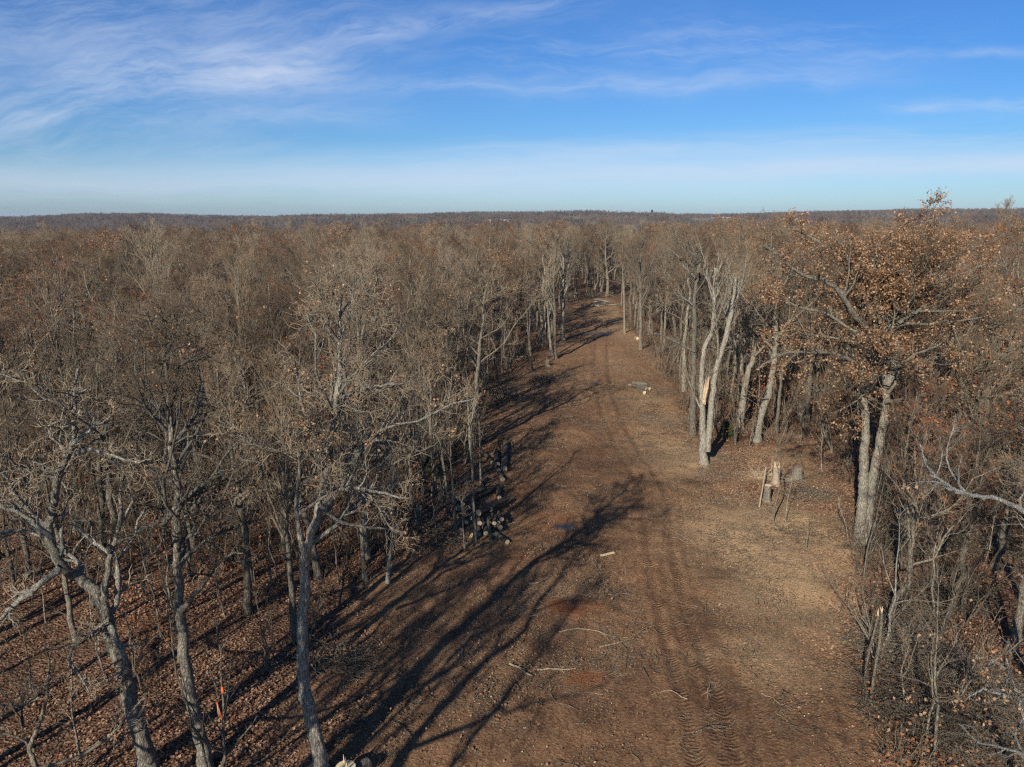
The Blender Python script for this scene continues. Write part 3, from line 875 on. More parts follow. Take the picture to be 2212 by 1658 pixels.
hero('forked_tree', 'forked pale grey oak with a few tan leaves at the lower edge of the clearing', 'tree', 'oak', 153, YC,
     [([(702, 1705), (682, 1610), (658, 1500), (649, 1390), (655, 1290), (661, 1200), (672, 1160), (694, 1080), (712, 980), (728, 890), (740, 800), (738, 700), (741, 640)], .235, 1.0),
      ([(661, 1210), (648, 1150), (642, 1090), (650, 1010), (640, 930)], .10, -.8)],
     [([(700, 1085), (745, 1055), (800, 1062), (850, 1072), (880, 1080)], .065, -1.2), ([(735, 860), (790, 838), (840, 832), (870, 828)], .05, -.8), ([(712, 980), (680, 940), (650, 870), (640, 800)], .07, .9),
      ([(690, 1090), (740, 1130), (800, 1140), (880, 1150)], .06, 1.2), ([(728, 900), (770, 950), (830, 960), (880, 940)], .06, 1.5)],
     leaves=.12, dens=1.4, mats=MHero, t0=.5, lenk=.72, twig_r=.011, leafsize=.09)
YO = 36.9
hero('leafy_oak', 'big twin stemmed oak covered in brown leaves at the right edge of the clearing', 'tree', 'oak', 104, YO,
     [([(1853, 1182), (1861, 1110), (1868, 1025), (1869, 953), (1871, 859), (1871, 783), (1872, 727), (1879, 700), (1896, 640), (1900, 590), (1904, 550)], .30, 1.0),
      ([(1866, 1178), (1878, 1100), (1888, 1018), (1901, 953), (1909, 889), (1912, 829), (1905, 776), (1894, 734), (1910, 670), (1922, 620), (1926, 570)], .30, 1.0, True),
      ([(1914, 835), (1930, 800), (1939, 764), (1944, 715), (1950, 660), (1962, 600), (1978, 560), (1984, 530)], .20, 1.5)],
     [([(1870, 708), (1837, 670), (1815, 632), (1777, 606), (1720, 587), (1686, 553), (1650, 530)], .14, -1.5),
      ([(1858, 788), (1841, 780), (1803, 764), (1769, 761), (1720, 761), (1682, 768), (1641, 795)], .09, -2.0),
      ([(1866, 750), (1840, 738), (1796, 730), (1731, 721), (1690, 735)], .09, 1.5), ([(1940, 700), (2000, 660), (2060, 620), (2110, 600)], .12, 1.0),
      ([(1930, 800), (1980, 765), (2030, 745), (2070, 700)], .065, -1.0), ([(1890, 690), (1860, 620), (1830, 560), (1800, 500)], .10, 1.0),
      ([(1960, 640), (2020, 590), (2070, 550), (2120, 530)], .10, 0.5), ([(1950, 700), (2020, 700), (2090, 690), (2150, 680)], .09, 0.5), ([(1850, 720), (1790, 680), (1720, 660), (1660, 640)], .09, .6), ([(1912, 870), (1960, 860), (2010, 850), (2060, 870)], .08, -1.2), ([(1902, 700), (1880, 610), (1760, 520), (1700, 490)], .09, 2.0),
      ([(1871, 850), (1830, 880), (1790, 900)], .05, -.8), ([(1905, 930), (1940, 900), (1990, 920)], .05, 1.0)],
     leaves=.70, dens=1.7, mats=[M_PALE, M_PALE, M_TWIG, M_LEAF], t0=.48, flare=.25, leafsize=.115, tips=.2, lenk=.85)
hero('split_tree', 'two stemmed tree with a pale splintered break beside the right side of the clearing', 'tree', 'ash', 105, 50.3,
     [([(1520, 1008), (1519, 934), (1520, 860), (1521, 838)], .30, 0), ([(1528, 975), (1539, 859), (1547, 802), (1569, 727), (1582, 660), (1590, 600)], .24, 1.0),
      ([(1518, 900), (1516, 800), (1524, 745), (1540, 708), (1545, 630), (1548, 580)], .20, 1.0)], [], dens=.8, mats=MPale, t0=.5, tips=.5)
# its bright torn wood
sp = HERO[-1]; tree_o = bpy.data.objects['split_tree']
sg = Geo(); rs_ = np.random.default_rng(9)
for k in range(13):
    q0 = P(1521 + rs_.uniform(-3.0, 2.5), 862 + rs_.uniform(0, 14), 50.05 - rs_.uniform(.12, .25)); f_ = rs_.uniform(.3, 1) if k > 2 else 1
    q1 = q0 + (P(1531 + rs_.uniform(-5, 3), 812, 50.1) - q0) * f_; qm = (q0 + q1) / 2 + rs_.normal(size=3) * .04
    sg.tubes(np.array([q0, qm, q1])[None], np.array([[.05, rs_.uniform(.025, .055), .006]]), 5, 0, )
own(sg, tree_o.location)
obj('splintered_wood', sg.mesh('splinter', [M_SPLIT]), tree_o)
hero('curved_top_tree', 'pale tree with bare arching top limbs behind the splintered tree', 'tree', 'snag', 106, 57.8,
     [([(1496, 938), (1498, 860), (1499, 783), (1501, 700), (1500, 640), (1508, 590), (1500, 545), (1480, 515)], .27, .5)],
     [([(1502, 600), (1480, 580), (1460, 550), (1440, 535)], .12, .6), ([(1500, 760), (1450, 735), (1420, 722), (1400, 722)], .10, -1.0), ([(1508, 590), (1515, 540), (1500, 500)], .1, 0.3)], dens=.8, mats=MPale, t0=.6, tips=.3)
hero('wide_oak', 'thick pale trunked oak left of the leaning oak behind the stumps', 'tree', 'oak', 107, 59.0,
     [([(1596, 932), (1606, 859), (1616, 802), (1628, 770), (1632, 700), (1640, 620)], .32, .5)], [([(1630, 770), (1660, 740), (1690, 700)], .1, 1)], dens=.9, mats=[M_PALE, M_LIMB, M_TWIG, M_LEAF], t0=.5, leaves=.12, tips=.3)
hero('leaning_oak', 'leaning pale trunked oak behind the stumps at right of clearing', 'tree', 'oak', 108, 55.8,
     [([(1634, 958), (1641, 916), (1659, 859), (1669, 821), (1677, 776), (1680, 727), (1676, 660), (1680, 600)], .31, .5)], [([(1660, 862), (1640, 860), (1610, 840), (1590, 820)], .06, -.6)], dens=.9, mats=[M_PALE, M_LIMB, M_TWIG, M_LEAF], t0=.5, leaves=.15, tips=.3)
hero('shaded_oak', 'oak in the wood between the leaning oak and the big leafy oak', 'tree', 'oak', 109, 60.0,
     [([(1739, 926), (1745, 859), (1753, 780), (1756, 700), (1750, 610)], .27, .5)], [], dens=.9, mats=MATS, t0=.5, leaves=.25, tips=.3)
hero('wayside_tree', 'slim pale tree with fan of branches standing on right side of the track', 'tree', 'ash', 110, 98.0,
     [([(1384, 755), (1384, 720), (1384, 680), (1383, 630), (1384, 570), (1386, 520)], .25, 0)], [], dens=.8, mats=MPale, t0=.36, tips=.2, lenk=1.1)
hero('wayside_tree', 'thin pole tree beyond the slim pale tree on the right of the track', 'tree', 'pole', 111, 112.0,
     [([(1350, 706), (1348, 650), (1346, 600), (1345, 530)], .16, 0)], [], dens=.8, mats=MPale, t0=.4)
hero('tall_edge_tree', 'tallest pale straight tree at far left edge of the clearing', 'tree', 'ash', 112, 104.8,
     [([(1215, 740), (1215, 690), (1217, 640), (1218, 590), (1217, 550), (1219, 515)], .36, 0)], [], dens=1.1, mats=MPale, t0=.42, lenk=.95, twig_r=.012)
hero('edge_tree', 'grey tree in front of the tallest pale tree at left edge of clearing', 'tree', 'ash', 113, 91.0,
     [([(1200, 776), (1198, 730), (1199, 680), (1196, 620), (1195, 560)], .26, 0)], [], dens=.8, mats=MG, t0=.4)
hero('edge_tree', 'slightly leaning thin tree just left of the far edge tree pair', 'tree', 'pole', 114, 93.0,
     [([(1192, 768), (1186, 710), (1183, 650), (1180, 590)], .18, 0)], [], dens=.8, mats=MPale, t0=.45)
hero('far_oak', 'spreading oak standing over the debris at the far end of clearing', 'tree', 'oak', 115, 166.0,
     [([(1312, 643), (1313, 615), (1311, 585), (1308, 555), (1310, 500)], .40, 0)], [([(1312, 600), (1290, 580), (1275, 577)], .12, 0)], dens=1, mats=MG, t0=.35, twig_r=.014)
# slender trees by the log pile
for k, (pp_, r_, sty, lab) in enumerate([
    ([(1027, 1168), (1023, 1100), (1021, 1040), (1018, 970), (1012, 900), (1008, 830)], .115, 'pole', 'pale slender tree standing directly in front of the big log pile'),
    ([(986, 1152), (981, 1090), (976, 1020), (972, 950), (970, 880)], .10, 'pole', 'slender tree left of the big log pile with grey bark'),
    ([(1004, 1190), (1000, 1130), (998, 1085), (1003, 1050)], .045, 'pole', 'short thin sapling stem leaning in front of the log pile'),
    ([(970, 1118), (964, 1050), (955, 980), (950, 900), (946, 830)], .10, 'pole', 'thin grey tree behind the slender pair left of log pile'),
    ([(1039, 1050), (1037, 980), (1035, 920), (1030, 850)], .08, 'pole', 'thin tree on the clearing edge left of the three dark logs'),
    ([(789, 1255), (785, 1180), (782, 1120), (776, 1040), (780, 960)], .13, 'ash', 'short grey tree second from the pale forked tree at the clearing edge'),
    ([(837, 1262), (841, 1210), (848, 1150), (846, 1080), (852, 1000)], .10, 'ash', 'small curved tree at the clearing edge left of log pile'),
    ([(1150, 802), (1146, 760), (1140, 710), (1136, 650)], .12, 'pole', 'thin tree at the dark wood edge left of the cut stump'),
]):
    q = hit(*pp_[0]); hero('slender_tree', lab, 'tree', sty, 120 + k, q[1], [(pp_, r_, .3)], [], dens=.4, lenk=1.0, mats=MPale if k % 2 == 0 else MG, t0=.45)
# right edge
hero('whitish_oak', 'whitish limbed tree reaching into the picture from the right edge', 'tree', 'snag', 140, 21.0,
     [([(2330, 1900), (2320, 1600), (2290, 1350), (2250, 1150), (2230, 1000)], .26, 0)],
     [([(2262, 1150), (2212, 1105), (2150, 1078), (2090, 1070), (2050, 1055), (2020, 1030), (2000, 1000), (1985, 960)], .085, -.6), ([(2090, 1070), (2055, 1020), (2045, 975), (2058, 930), (2066, 895)], .032, .5)],
     dens=.75, mats=[M_PALE, M_WHITE, M_TWIGG, M_LEAF], leaves=.04, t0=.7, lenk=.6)
hero('corner_oak', 'pale limbed oak holding tan leaves in the lower right corner', 'tree', 'snag', 141, 17.0,
     [([(2290, 2000), (2270, 1800), (2240, 1650), (2215, 1560), (2190, 1480), (2170, 1420)], .13, 0)],
     [([(2240, 1640), (2180, 1620), (2110, 1600), (2070, 1560)], .05, -.3), ([(2220, 1520), (2160, 1500), (2120, 1490), (2080, 1520)], .05, .4), ([(2180, 1450), (2150, 1430), (2130, 1440)], .04, .4), ([(2215, 1560), (2260, 1400), (2240, 1280), (2200, 1240)], .05, 0)],
     dens=.45, mats=[M_WHITE, M_WHITE, M_TWIGG, M_LEAF], leaves=.28, t0=.4, lenk=.6, leafsize=.11)
hero('corner_snag', 'small dark crooked tree in the lower left corner', 'tree', 'snag', 142, 19.0,
     [([(110, 1700), (78, 1640), (70, 1610), (102, 1522), (109, 1447), (100, 1380)], .10, .3)], [([(75, 1625), (57, 1605), (0, 1579), (-30, 1570)], .05, .2)], dens=.35, mats=MATS, t0=.5, lenk=.7)
hero('leafy_oak', 'smaller brown leaved oak just right of the big twin stemmed oak', 'tree', 'oak', 143, 43.0, [([(1985, 1120), (1992, 1000), (2015, 850), (2035, 700), (2060, 620), (2070, 570)], .20, .5)], [], leaves=.42, dens=1.5, mats=MATS, t0=.25, lenk=.9)
hero('rusty_tree', 'small tree with rusty orange leaves in the left wood', 'tree', 'oak', 144, 62.0, [([(930, 900), (925, 840), (920, 780), (925, 740)], .10, .3)], [], leaves=.5, dens=.8, mats=MR, t0=.3, lenk=1.1)
# snapped saplings right of the track
for k, (pp_, r_, lab) in enumerate([
    ([(1812, 1340), (1815, 1325), (1822, 1308), (1829, 1288)], .03, 'short snapped sapling stub with bright torn top beside the right wood'),
    ([(1880, 1524), (1888, 1460), (1901, 1380), (1905, 1322)], .055, 'tall snapped sapling with torn pale top in front of the right wood'),
    ([(1867, 1500), (1873, 1430), (1890, 1360), (1897, 1330)], .055, 'mossy leaning sapling beside the snapped sapling'),
]):
    q = G(*pp_[0]); g_ = Geo(); w3 = np.array([P(x, y, q[1]) for x, y in pp_]); w3 = smooth_path(w3)
    g_.tubes(w3[None], np.linspace(r_, r_ * .75, len(w3))[None], 8, 0)
    top = w3[-1]; own(g_, q)
    o = thing('broken_sapling', tuple(q), lab, 'sapling', None); obj('stem', g_.mesh('stem', [M_LIMB]), o)
    g2 = Geo()
    for s_ in range(3):
        e = top + np.array([RNG.normal() * .04, RNG.normal() * .03, RNG.uniform(.12, .3)])
        g2.tubes(np.array([top - [0, 0, .15], top, e])[None], np.array([[r_ * .5, r_ * .6, .004]]), 4, 0)
    own(g2, q); obj('torn_top', g2.mesh('torn', [M_SPLIT]), o)
# crooked saplings in front of the stumps
for k, (pp_, r_, lab) in enumerate([
    ([(1670, 1130), (1675, 1090), (1684, 1050), (1680, 1010), (1676, 980), (1690, 945), (1702, 910)], .05, 'crooked bare sapling in front of the fresh stump'),
    ([(1697, 1132), (1700, 1090), (1708, 1050), (1712, 1020)], .025, 'thin bare sapling right of the crooked sapling'),
    ([(1832, 1166), (1826, 1130), (1815, 1100), (1811, 1075)], .035, 'thin forked sapling left of the big leafy oak base'),
    ([(1775, 1020), (1774, 980), (1776, 940), (1770, 900)], .05, 'small branchy sapling behind the stumps'),
    ([(1742, 1395 - 200), (1744, 1150), (1750, 1110)], .018, 'tiny bare shoot right of the stumps'),
]):
    q = G(*pp_[0]); w3 = smooth_path(np.array([P(x, y, q[1] + .1 * i_) for i_, (x, y) in enumerate(pp_)]))
    rng = np.random.default_rng(200 + k); g_ = Geo(); rr = np.linspace(r_, r_ * .4, len(w3)); g_.tubes(w3[None], rr[None], 7, 0)
    w3[0, 2] -= .1
    a, b = spawn(w3[None], rr[None], 8, .35, 1, (.5, 1.1), .3, 6, .16, .15, .6, rng, .5, rmin=.008); g_.tubes(a, b, 4, 1)
    a, b = spawn(a, b, 4, .2, 1, (.5, 1.1), .45, 4, .2, .1, .7, rng, .6, rmin=.006, rmax=.01); g_.tubes(a, b, 3, 2)
    own(g_, q); o = obj('crooked_sapling', g_.mesh('sapling', MPale), None, tuple(q)); o['label'] = lab; o['category'] = 'sapling'

# trees out of frame that throw the long shadows across the clearing
for k, (x, y, hh_, kk, rz) in enumerate([(-9.6, 8.5, 1.45, 11, 2.2), (-12.7, 10.0, 1.30, 12, 4), (-12.4, 5.5, 1.45, 12, 1), (-8.9, 6.5, 1.25, 7, 2), (-16, 13, 1.15, 4, 1), (-15, 4, 1.4, 11, 5.2), (-14.0, 7.5, 1.3, 7, 1.2), (-16.4, 5, 1.35, 8, 2.2), (-11.4, 9.3, 1.2, 8, 3.1), (-13.4, 2.6, 1.4, 7, .4), (-19, 9, 1.2, 7, 0), (-21, 19, 1.1, 5, 3),
                                        (18, 11, 1.0, 3, 0), (20, 17, 1.0, 4, 2), (22, 21, 1.0, 9, 4)]):
    K_ = KINDS[kk]
    o = thing('bare_tree', (x, y, gz1(x, y)), 'bare tree outside the picture throwing its shadow over the clearing', 'tree', 'bare trees beside the camera', rz, hh_)
    obj('trunk', K_[1], o); obj('crown', K_[2], o)
    HERO.append((x, y))

# ------------------------------------------------------------------ the wood: individual trees, then the mass behind
HX = np.array(HERO)


def poisson(n_try, xr, yr, dist_fn, rng, keep):
    cell = {}
    out = []
    X = rng.uniform(*xr, n_try); Yv = rng.uniform(*yr, n_try)
    for x, y in zip(X, Yv):
        if not keep(x, y): continue
        dmin = dist_fn(x, y); cs = 5.0; ci, cj = int(x // cs), int(y // cs); ok = True
        for a in (-1, 0, 1):
            for b in (-1, 0, 1):
                for (qx, qy) in cell.get((ci + a, cj + b), ()):
                    if (qx - x) ** 2 + (qy - y) ** 2 < dmin * dmin: ok = False; break
                if not ok: break
            if not ok: break
        if ok: cell.setdefault((ci, cj), []).append((x, y)); out.append((x, y))
    return np.array(out)


FARM = 235.0
xx, yy_ = RNG.uniform(-200, 200, 26000), RNG.uniform(12, FARM, 26000)
sdv = poly_sd(xx, yy_, EDGE)
ok = (sdv < -.8) & (np.abs(xx) < yy_ * .80 + 9) & ~((np.abs(xx) < yy_ * .72 + 3) & (yy_ < 26.5)) & ~((yy_ < 26) & (xx > 0) & (xx < yy_ * .72 + 6))
cand = np.stack([xx[ok], yy_[ok]], 1)
cell, T_pts = {}, []
for (x, y) in cand:
    if np.min((HX[:, 0] - x) ** 2 + (HX[:, 1] - y) ** 2) < 2.2 ** 2: continue
    dm = (2.9 if y < 60 else (3.2 if y < 120 else 3.9)) * (.6 + .75 * abs(math.sin(x * .21 + 1.7) * math.cos(y * .17 + x * .05)) + .2)
    ci, cj = int(x // 4), int(y // 4); good = True
    for a in (-1, 0, 1):
        for b in (-1, 0, 1):
            for (qx, qy) in cell.get((ci + a, cj + b), ()):
                if (qx - x) ** 2 + (qy - y) ** 2 < dm * dm: good = False
    if good: cell.setdefault((ci, cj), []).append((x, y)); T_pts.append((x, y))
T_pts = np.array(T_pts); sdt = poly_sd(T_pts[:, 0], T_pts[:, 1], EDGE)
az = T_pts[:, 0] / T_pts[:, 1]
# what a tree shows: near ones and those on the clearing's edge first, those outside the frame last
score = np.hypot(T_pts[:, 0], T_pts[:, 1]) * np.where(sdt > -4, .55, 1.0) + np.where(np.abs(az) > .74, 300, 0)
order = np.argsort(score); T_pts, sdt, az = T_pts[order], sdt[order], az[order]
n_ind = 285
kinds_i, scl_i, rot_i = [], [], []
for i_, (x, y) in enumerate(T_pts):
    right = x > 5
    u = RNG.uniform()
    # brown leaved oaks are common on the right, rare on the left
    pl = .20 if right else .045
    if sdt[i_] > -3.5:
        nm = 'pole' if u < .28 else ('ash' if u < .62 else ('oak' if u < .92 else 'leafy'))
    elif u < pl: nm = 'leafy'
    elif u < .62: nm = 'oak'
    elif u < .90: nm = 'ash'
    else: nm = 'pole'
    k = NK[nm][RNG.integers(len(NK[nm]))]
    y_, D = y, math.hypot(x, y)
    hgt = RNG.uniform(11.0, 14.6) if D > 45 else RNG.uniform(9.0, 12.0)
    if RNG.uniform() < .08 and D > 60: hgt = RNG.uniform(14.6, 16.2)
    if right and D > 60: hgt += .8
    kinds_i.append(k); scl_i.append(hgt / KINDS[k][5]); rot_i.append(RNG.uniform(0, 6.28))
NAMES = {'oak': ('oak_tree', 'bare spreading oak'), 'ash': ('upright_tree', 'bare upright tree'), 'pole': ('pole_tree', 'slim high crowned tree'), 'leafy': ('brown_leaved_oak', 'brown leaved oak')}
for i_ in range(min(n_ind, len(T_pts))):
    x, y = T_pts[i_]; k = kinds_i[i_]; K_ = KINDS[k]
    nm, desc = NAMES[K_[0]]
    side_ = 'left of the clearing' if x < (3 if y < 100 else 10) else 'right of the clearing'
    if y > 160 and abs(x - 20) < 22: side_ = 'beyond the far end of clearing'
    if sdt[i_] > -4: zone = 'on the very edge of the wood ' + side_
    elif y < 42: zone = 'in the front wood ' + side_
    elif y < 75: zone = 'in the middle of the wood ' + side_
    else: zone = 'deep in wood ' + side_
    o = thing(nm, (x, y, gz1(x, y)), desc + ' ' + zone, 'tree', desc + 's ' + zone, rot_i[i_], (scl_i[i_] * (1.12 if K_[0] != 'pole' else 1.0),) * 2 + (scl_i[i_],))
    obj('trunk', K_[1], o); obj('crown', K_[2], o)
    if K_[3]: obj('leaves', K_[3], o)
rest = np.arange(n_ind, len(T_pts))


def fill(y0, y1, dens, rng, half=.78):
    n = int(dens * half * (y1 ** 2 - y0 ** 2))
    y = np.sqrt(rng.uniform(y0 ** 2, y1 ** 2, n)); x = rng.uniform(-half, half, n) * y
    return x, y


x2, y2 = fill(FARM, 520, 1 / 38., RNG)
px_ = np.r_[T_pts[rest, 0], x2]; py_ = np.r_[T_pts[rest, 1], y2]
n2 = len(x2)
k2 = np.r_[np.array(kinds_i)[rest], RNG.choice([0, 1, 2, 3, 4, 5, 6, 9, 10], n2, p=[.15, .15, .13, .13, .14, .13, .11, .02, .04])]
s2 = np.r_[np.array(scl_i)[rest], RNG.uniform(.85, 1.15, n2)]; r2 = np.r_[np.array(rot_i)[rest], RNG.uniform(0, 6.28, n2)]
pz_ = ground_z(px_, py_)
scatter('forest', np.stack([px_, py_, pz_], 1), np.stack([r2 * 0, r2 * 0, r2], 1), np.stack([s2 * 1.12, s2 * 1.12, s2], 1), k2, [K_[4] for K_ in KINDS],
        'mass of bare grey brown trees running on behind to the valley', 'forest')

# saplings as things near the front, brush as a mass
xs, ys = RNG.uniform(-60, 60, 9000), RNG.uniform(19, 90, 9000)
sds = poly_sd(xs, ys, EDGE)
ok = (sds < -.3) & (np.abs(xs) < ys * .74 + 2)
ok &= RNG.uniform(size=len(xs)) < np.where(ys < 33, .28, 1)
xs, ys, sds = xs[ok][:2000], ys[ok][:2000], sds[ok][:2000]
cx1, cy1 = G(1700, 1040)[:2]
ok = np.hypot(xs - cx1, ys - cy1) > 5
xs, ys, sds = xs[ok], ys[ok], sds[ok]
od = np.argsort(np.hypot(xs, ys) * np.where(sds > -3, .7, 1) * RNG.uniform(.8, 1.4, len(xs)))
n_s = 240
SN = ['tall single stemmed', 'small single stemmed', 'pale whippy', 'twin stemmed', 'clump of three stemmed', 'forked bare', 'low rusty leaved']
for c_, i_ in enumerate(od[:n_s]):
    k = RNG.integers(len(SAP)); x, y = xs[i_], ys[i_]
    side_ = 'left' if x < 3 else 'right'
    zone = ('at the clearing edge of the %s wood' if sds[i_] > -3 else ('near the front of the %s wood' if y < 36 else 'further back in the %s wood')) % side_
    o = obj('sapling', SAP[k], None, (x, y, gz1(x, y)))
    o.rotation_euler = (RNG.normal() * .06, RNG.normal() * .06, RNG.uniform(0, 6.28)); s_ = RNG.uniform(.6, 1.15); o.scale = (s_,) * 3
    o['label'] = '%s sapling %s' % (SN[k], zone); o['category'] = 'sapling'; o['group'] = '%s saplings %s' % (SN[k], zone)
rs = od[n_s:]
xb, yb = fill(17, 150, 1 / 3.2, RNG, .76)
sb = poly_sd(xb, yb, EDGE)
edge_ok = (sb < -.1) & (np.hypot(xb - cx1, yb - cy1) > 5) & (((sb > -3.5) & (yb > 34)) | (RNG.uniform(size=len(xb)) < np.where(xb > 5, .60, .45) * np.where((yb < 33) & (xb < 5), .35, 1.3)))
xb, yb = xb[edge_ok], yb[edge_ok]
allx, ally = np.r_[xs[rs], xb], np.r_[ys[rs], yb]
pk = np.r_[RNG.integers(0, len(SAP), len(rs)), len(SAP) + RNG.integers(0, len(BR), len(xb))]
rt = RNG.uniform(0, 6.28, len(allx)); ss = RNG.uniform(.55, 1.2, len(allx))
scatter('undergrowth', np.stack([allx, ally, ground_z(allx, ally)], 1), np.stack([RNG.normal(size=len(rt)) * .08, RNG.normal(size=len(rt)) * .08, rt], 1), np.stack([ss] * 3, 1), pk, SAP + BR,
        'thin bare brush and whips filling the wood floor', 'undergrowth')
# far: tufts of trees by the patch
FP = []
M_FAR = twigmat('distant_twig_bark', (.075, .056, .043), (.175, .134, .105)); M_FAR2 = twigmat('distant_grey_bark', (.085, .078, .066), (.19, .17, .145))
for sdv_ in range(5):
    rng = np.random.default_rng(60 + sdv_); g_ = Geo()
    for t_ in range(9):
        hx, hy = rng.uniform(-12, 12, 2); hh_ = rng.uniform(9, 13); 
        p = trunk_path(hh_, .2, .04, rng, (0, 0), 5); p[:, :2] += (hx, hy); r = np.linspace(.24, .06, 5)
        a, b = spawn(p[None], r[None], 16, .3, 1, (.4, 1.0), .42, 4, .15, .25, .8, rng, .5, rmin=.07, rmax=.12)
        c, d = spawn(a, b, 9, .15, 1, (.4, 1.1), .5, 3, .2, .15, .7, rng, .6, rmin=.05, rmax=.07, lmin=.8)
        g_.tubes(p[None], r[None], 4, 0); g_.tubes(a, b, 3, 1); g_.tubes(c, d, 3, 2)
    FP.append(g_.mesh('far_tuft', [[M_LIMB, M_FAR, M_FAR2], [M_FAR, M_FAR, M_FAR], [M_TRUNK, M_FAR2, M_FAR2], [M_TRUNK, M_FAR2, M_FAR], [M_TRUNK, M_FAR, M_TWIGB]][sdv_]))
x3, y3 = fill(505, 1300, 1 / 260., RNG, .80); x4, y4 = fill(1300, 2700, 1 / 480., RNG, .80)
x3, y3 = np.r_[x3, x4], np.r_[y3, y4]
ff = np.zeros(len(x3))
for (cx_, cy_), (rx, ry) in zip(SPOTC, FR):
    ff = np.maximum(ff, (np.hypot((x3 - cx_) / rx, (y3 - cy_) / ry) < 1.0))
# clear lines of sight to the fields
for (cx_, cy_), (rx, ry) in zip(SPOTC, FR):
    pass
x3, y3 = x3[ff < .5], y3[ff < .5]
s3 = RNG.uniform(.6, 1.3, len(x3)) * np.where(y3 > 1300, 1.15, 1.0)
scatter('distant_forest', np.stack([x3, y3, ground_z(x3, y3)], 1), np.stack([0 * x3, 0 * x3, RNG.uniform(0, 6.28, len(x3))], 1), np.stack([s3 * 1.25, s3 * 1.25, s3], 1), RNG.integers(0, 5, len(x3)), FP,
        'purple brown wooded hills along the horizon', 'forest')

# ------------------------------------------------------------------ litter and debris masses
LP = []
for sdv_ in range(4):
    rng = np.random.default_rng(80 + sdv_); g_ = Geo(); n = 420
    pos = np.c_[rng.uniform(-1.3, 1.3, (n, 2)), rng.uniform(.005, .035, n)]
    d = rng.normal(size=(n, 3)); d[:, 2] *= .35; d = norm(d); s_ = norm(np.cross(d, np.array([0, 0, 1.]) + rng.normal(size=(n, 3)) * .35)); nn = np.cross(s_, d)
    L = rng.uniform(.07, .15, n)[:, None]
    v = np.stack([pos, pos + d * L * .5 + s_ * L * .38 + nn * L * .15, pos + d * L, pos + d * L * .5 - s_ * L * .38 + nn * L * .15], 1)
    g_.add(v.reshape(-1, 3), np.arange(n * 4).reshape(-1, 4), 0, False)
    LP.append(g_.mesh('litter', [M_LITTER]))
xl, yl = fill(15, 75, 1 / 2.6, RNG, .76); sl = poly_sd(xl, yl, EDGE)
ok = (sl < -.2) | ((sl < 2.0) & (RNG.uniform(size=len(xl)) < .22)) | (np.hypot(xl - cx1, yl - cy1) < 6)
xl, yl = xl[ok], yl[ok]
scatter('leaf_litter', np.stack([xl, yl, ground_z(xl, yl)], 1), np.stack([0 * xl, 0 * xl, RNG.uniform(0, 6.28, len(xl))], 1), np.ones((len(xl), 3)), RNG.integers(0, 4, len(xl)), LP, 'fallen brown oak leaves covering the wood floor', 'leaf litter')
M_SOIL = plain('clod_soil', (.17, .10, .058), .95, .1)
DP = []
for sdv_ in range(5):
    rng = np.random.default_rng(90 + sdv_); g_ = Geo(); n = 60
    pos = np.c_[rng.uniform(-1.4, 1.4, (n, 2)), rng.uniform(0, .02, n)]; d = rng.normal(size=(n, 3)); d[:, 2] *= .06; d = norm(d); L = rng.gamma(1.6, .09, n) + .05
    out = [pos]; p = pos
    for s_ in range(3): p = p + d * (L / 3)[:, None]; out.append(p); q_ = rng.normal(size=d.shape) * .25; q_[:, 2] *= .1; d = norm(d + q_)
    g_.tubes(np.stack(out, 1), np.tile(np.linspace(.011, .005, 4), (n, 1)) * rng.uniform(.6, 1.5, (n, 1)), 3, 1)
    m_ = 44; pos = np.c_[rng.uniform(-1.4, 1.4, (m_, 2)), rng.uniform(.004, .03, m_)]
    leaf_quads(g_, pos, .05, rng, 0, 1, .0, 0); m_ = 24; pos = np.c_[rng.uniform(-1.4, 1.4, (m_, 2)), rng.uniform(.01, .03, m_)]; leaf_quads(g_, pos, .09, rng, 2, 1, .0, 0)
    # clods
    for c_ in range(7):
        q_ = rng.uniform(-1.3, 1.3, 2); s_ = rng.uniform(.02, .07)
        g_.tubes(np.array([[q_[0] - s_, q_[1], .0], [q_[0] - s_ * .3, q_[1], s_ * .4], [q_[0] + s_ * .4, q_[1], s_ * .35], [q_[0] + s_, q_[1], 0]])[None], np.array([[.005, s_ * .7, s_ * .6, .005]]), 5, 3)
    DP.append(g_.mesh('debris', [M_CHIP, M_LIMB, M_LITTER, M_SOIL]))
xd, yd = RNG.uniform(-14, 40, 5200), RNG.uniform(14, 165, 5200); sl = poly_sd(xd, yd, EDGE)
ok = (sl > -.5) & (RNG.uniform(size=len(xd)) < np.where(yd < 75, 1, .5)); xd, yd = xd[ok], yd[ok]
td = np.min([path_dist(xd, yd, p_) for p_, _w, _d in TRACK], axis=0) > .9; xd, yd = xd[td], yd[td]
_sd = RNG.uniform(.6, 1.25, len(xd))
scatter('wood_debris', np.stack([xd, yd, ground_z(xd, yd)], 1), np.stack([0 * xd, 0 * xd, RNG.uniform(0, 6.28, len(xd))], 1), np.stack([_sd] * 3, 1), RNG.integers(0, 5, len(xd)), DP, 'wood chips, twigs and crumbs of soil strewn over the cleared ground', 'debris')


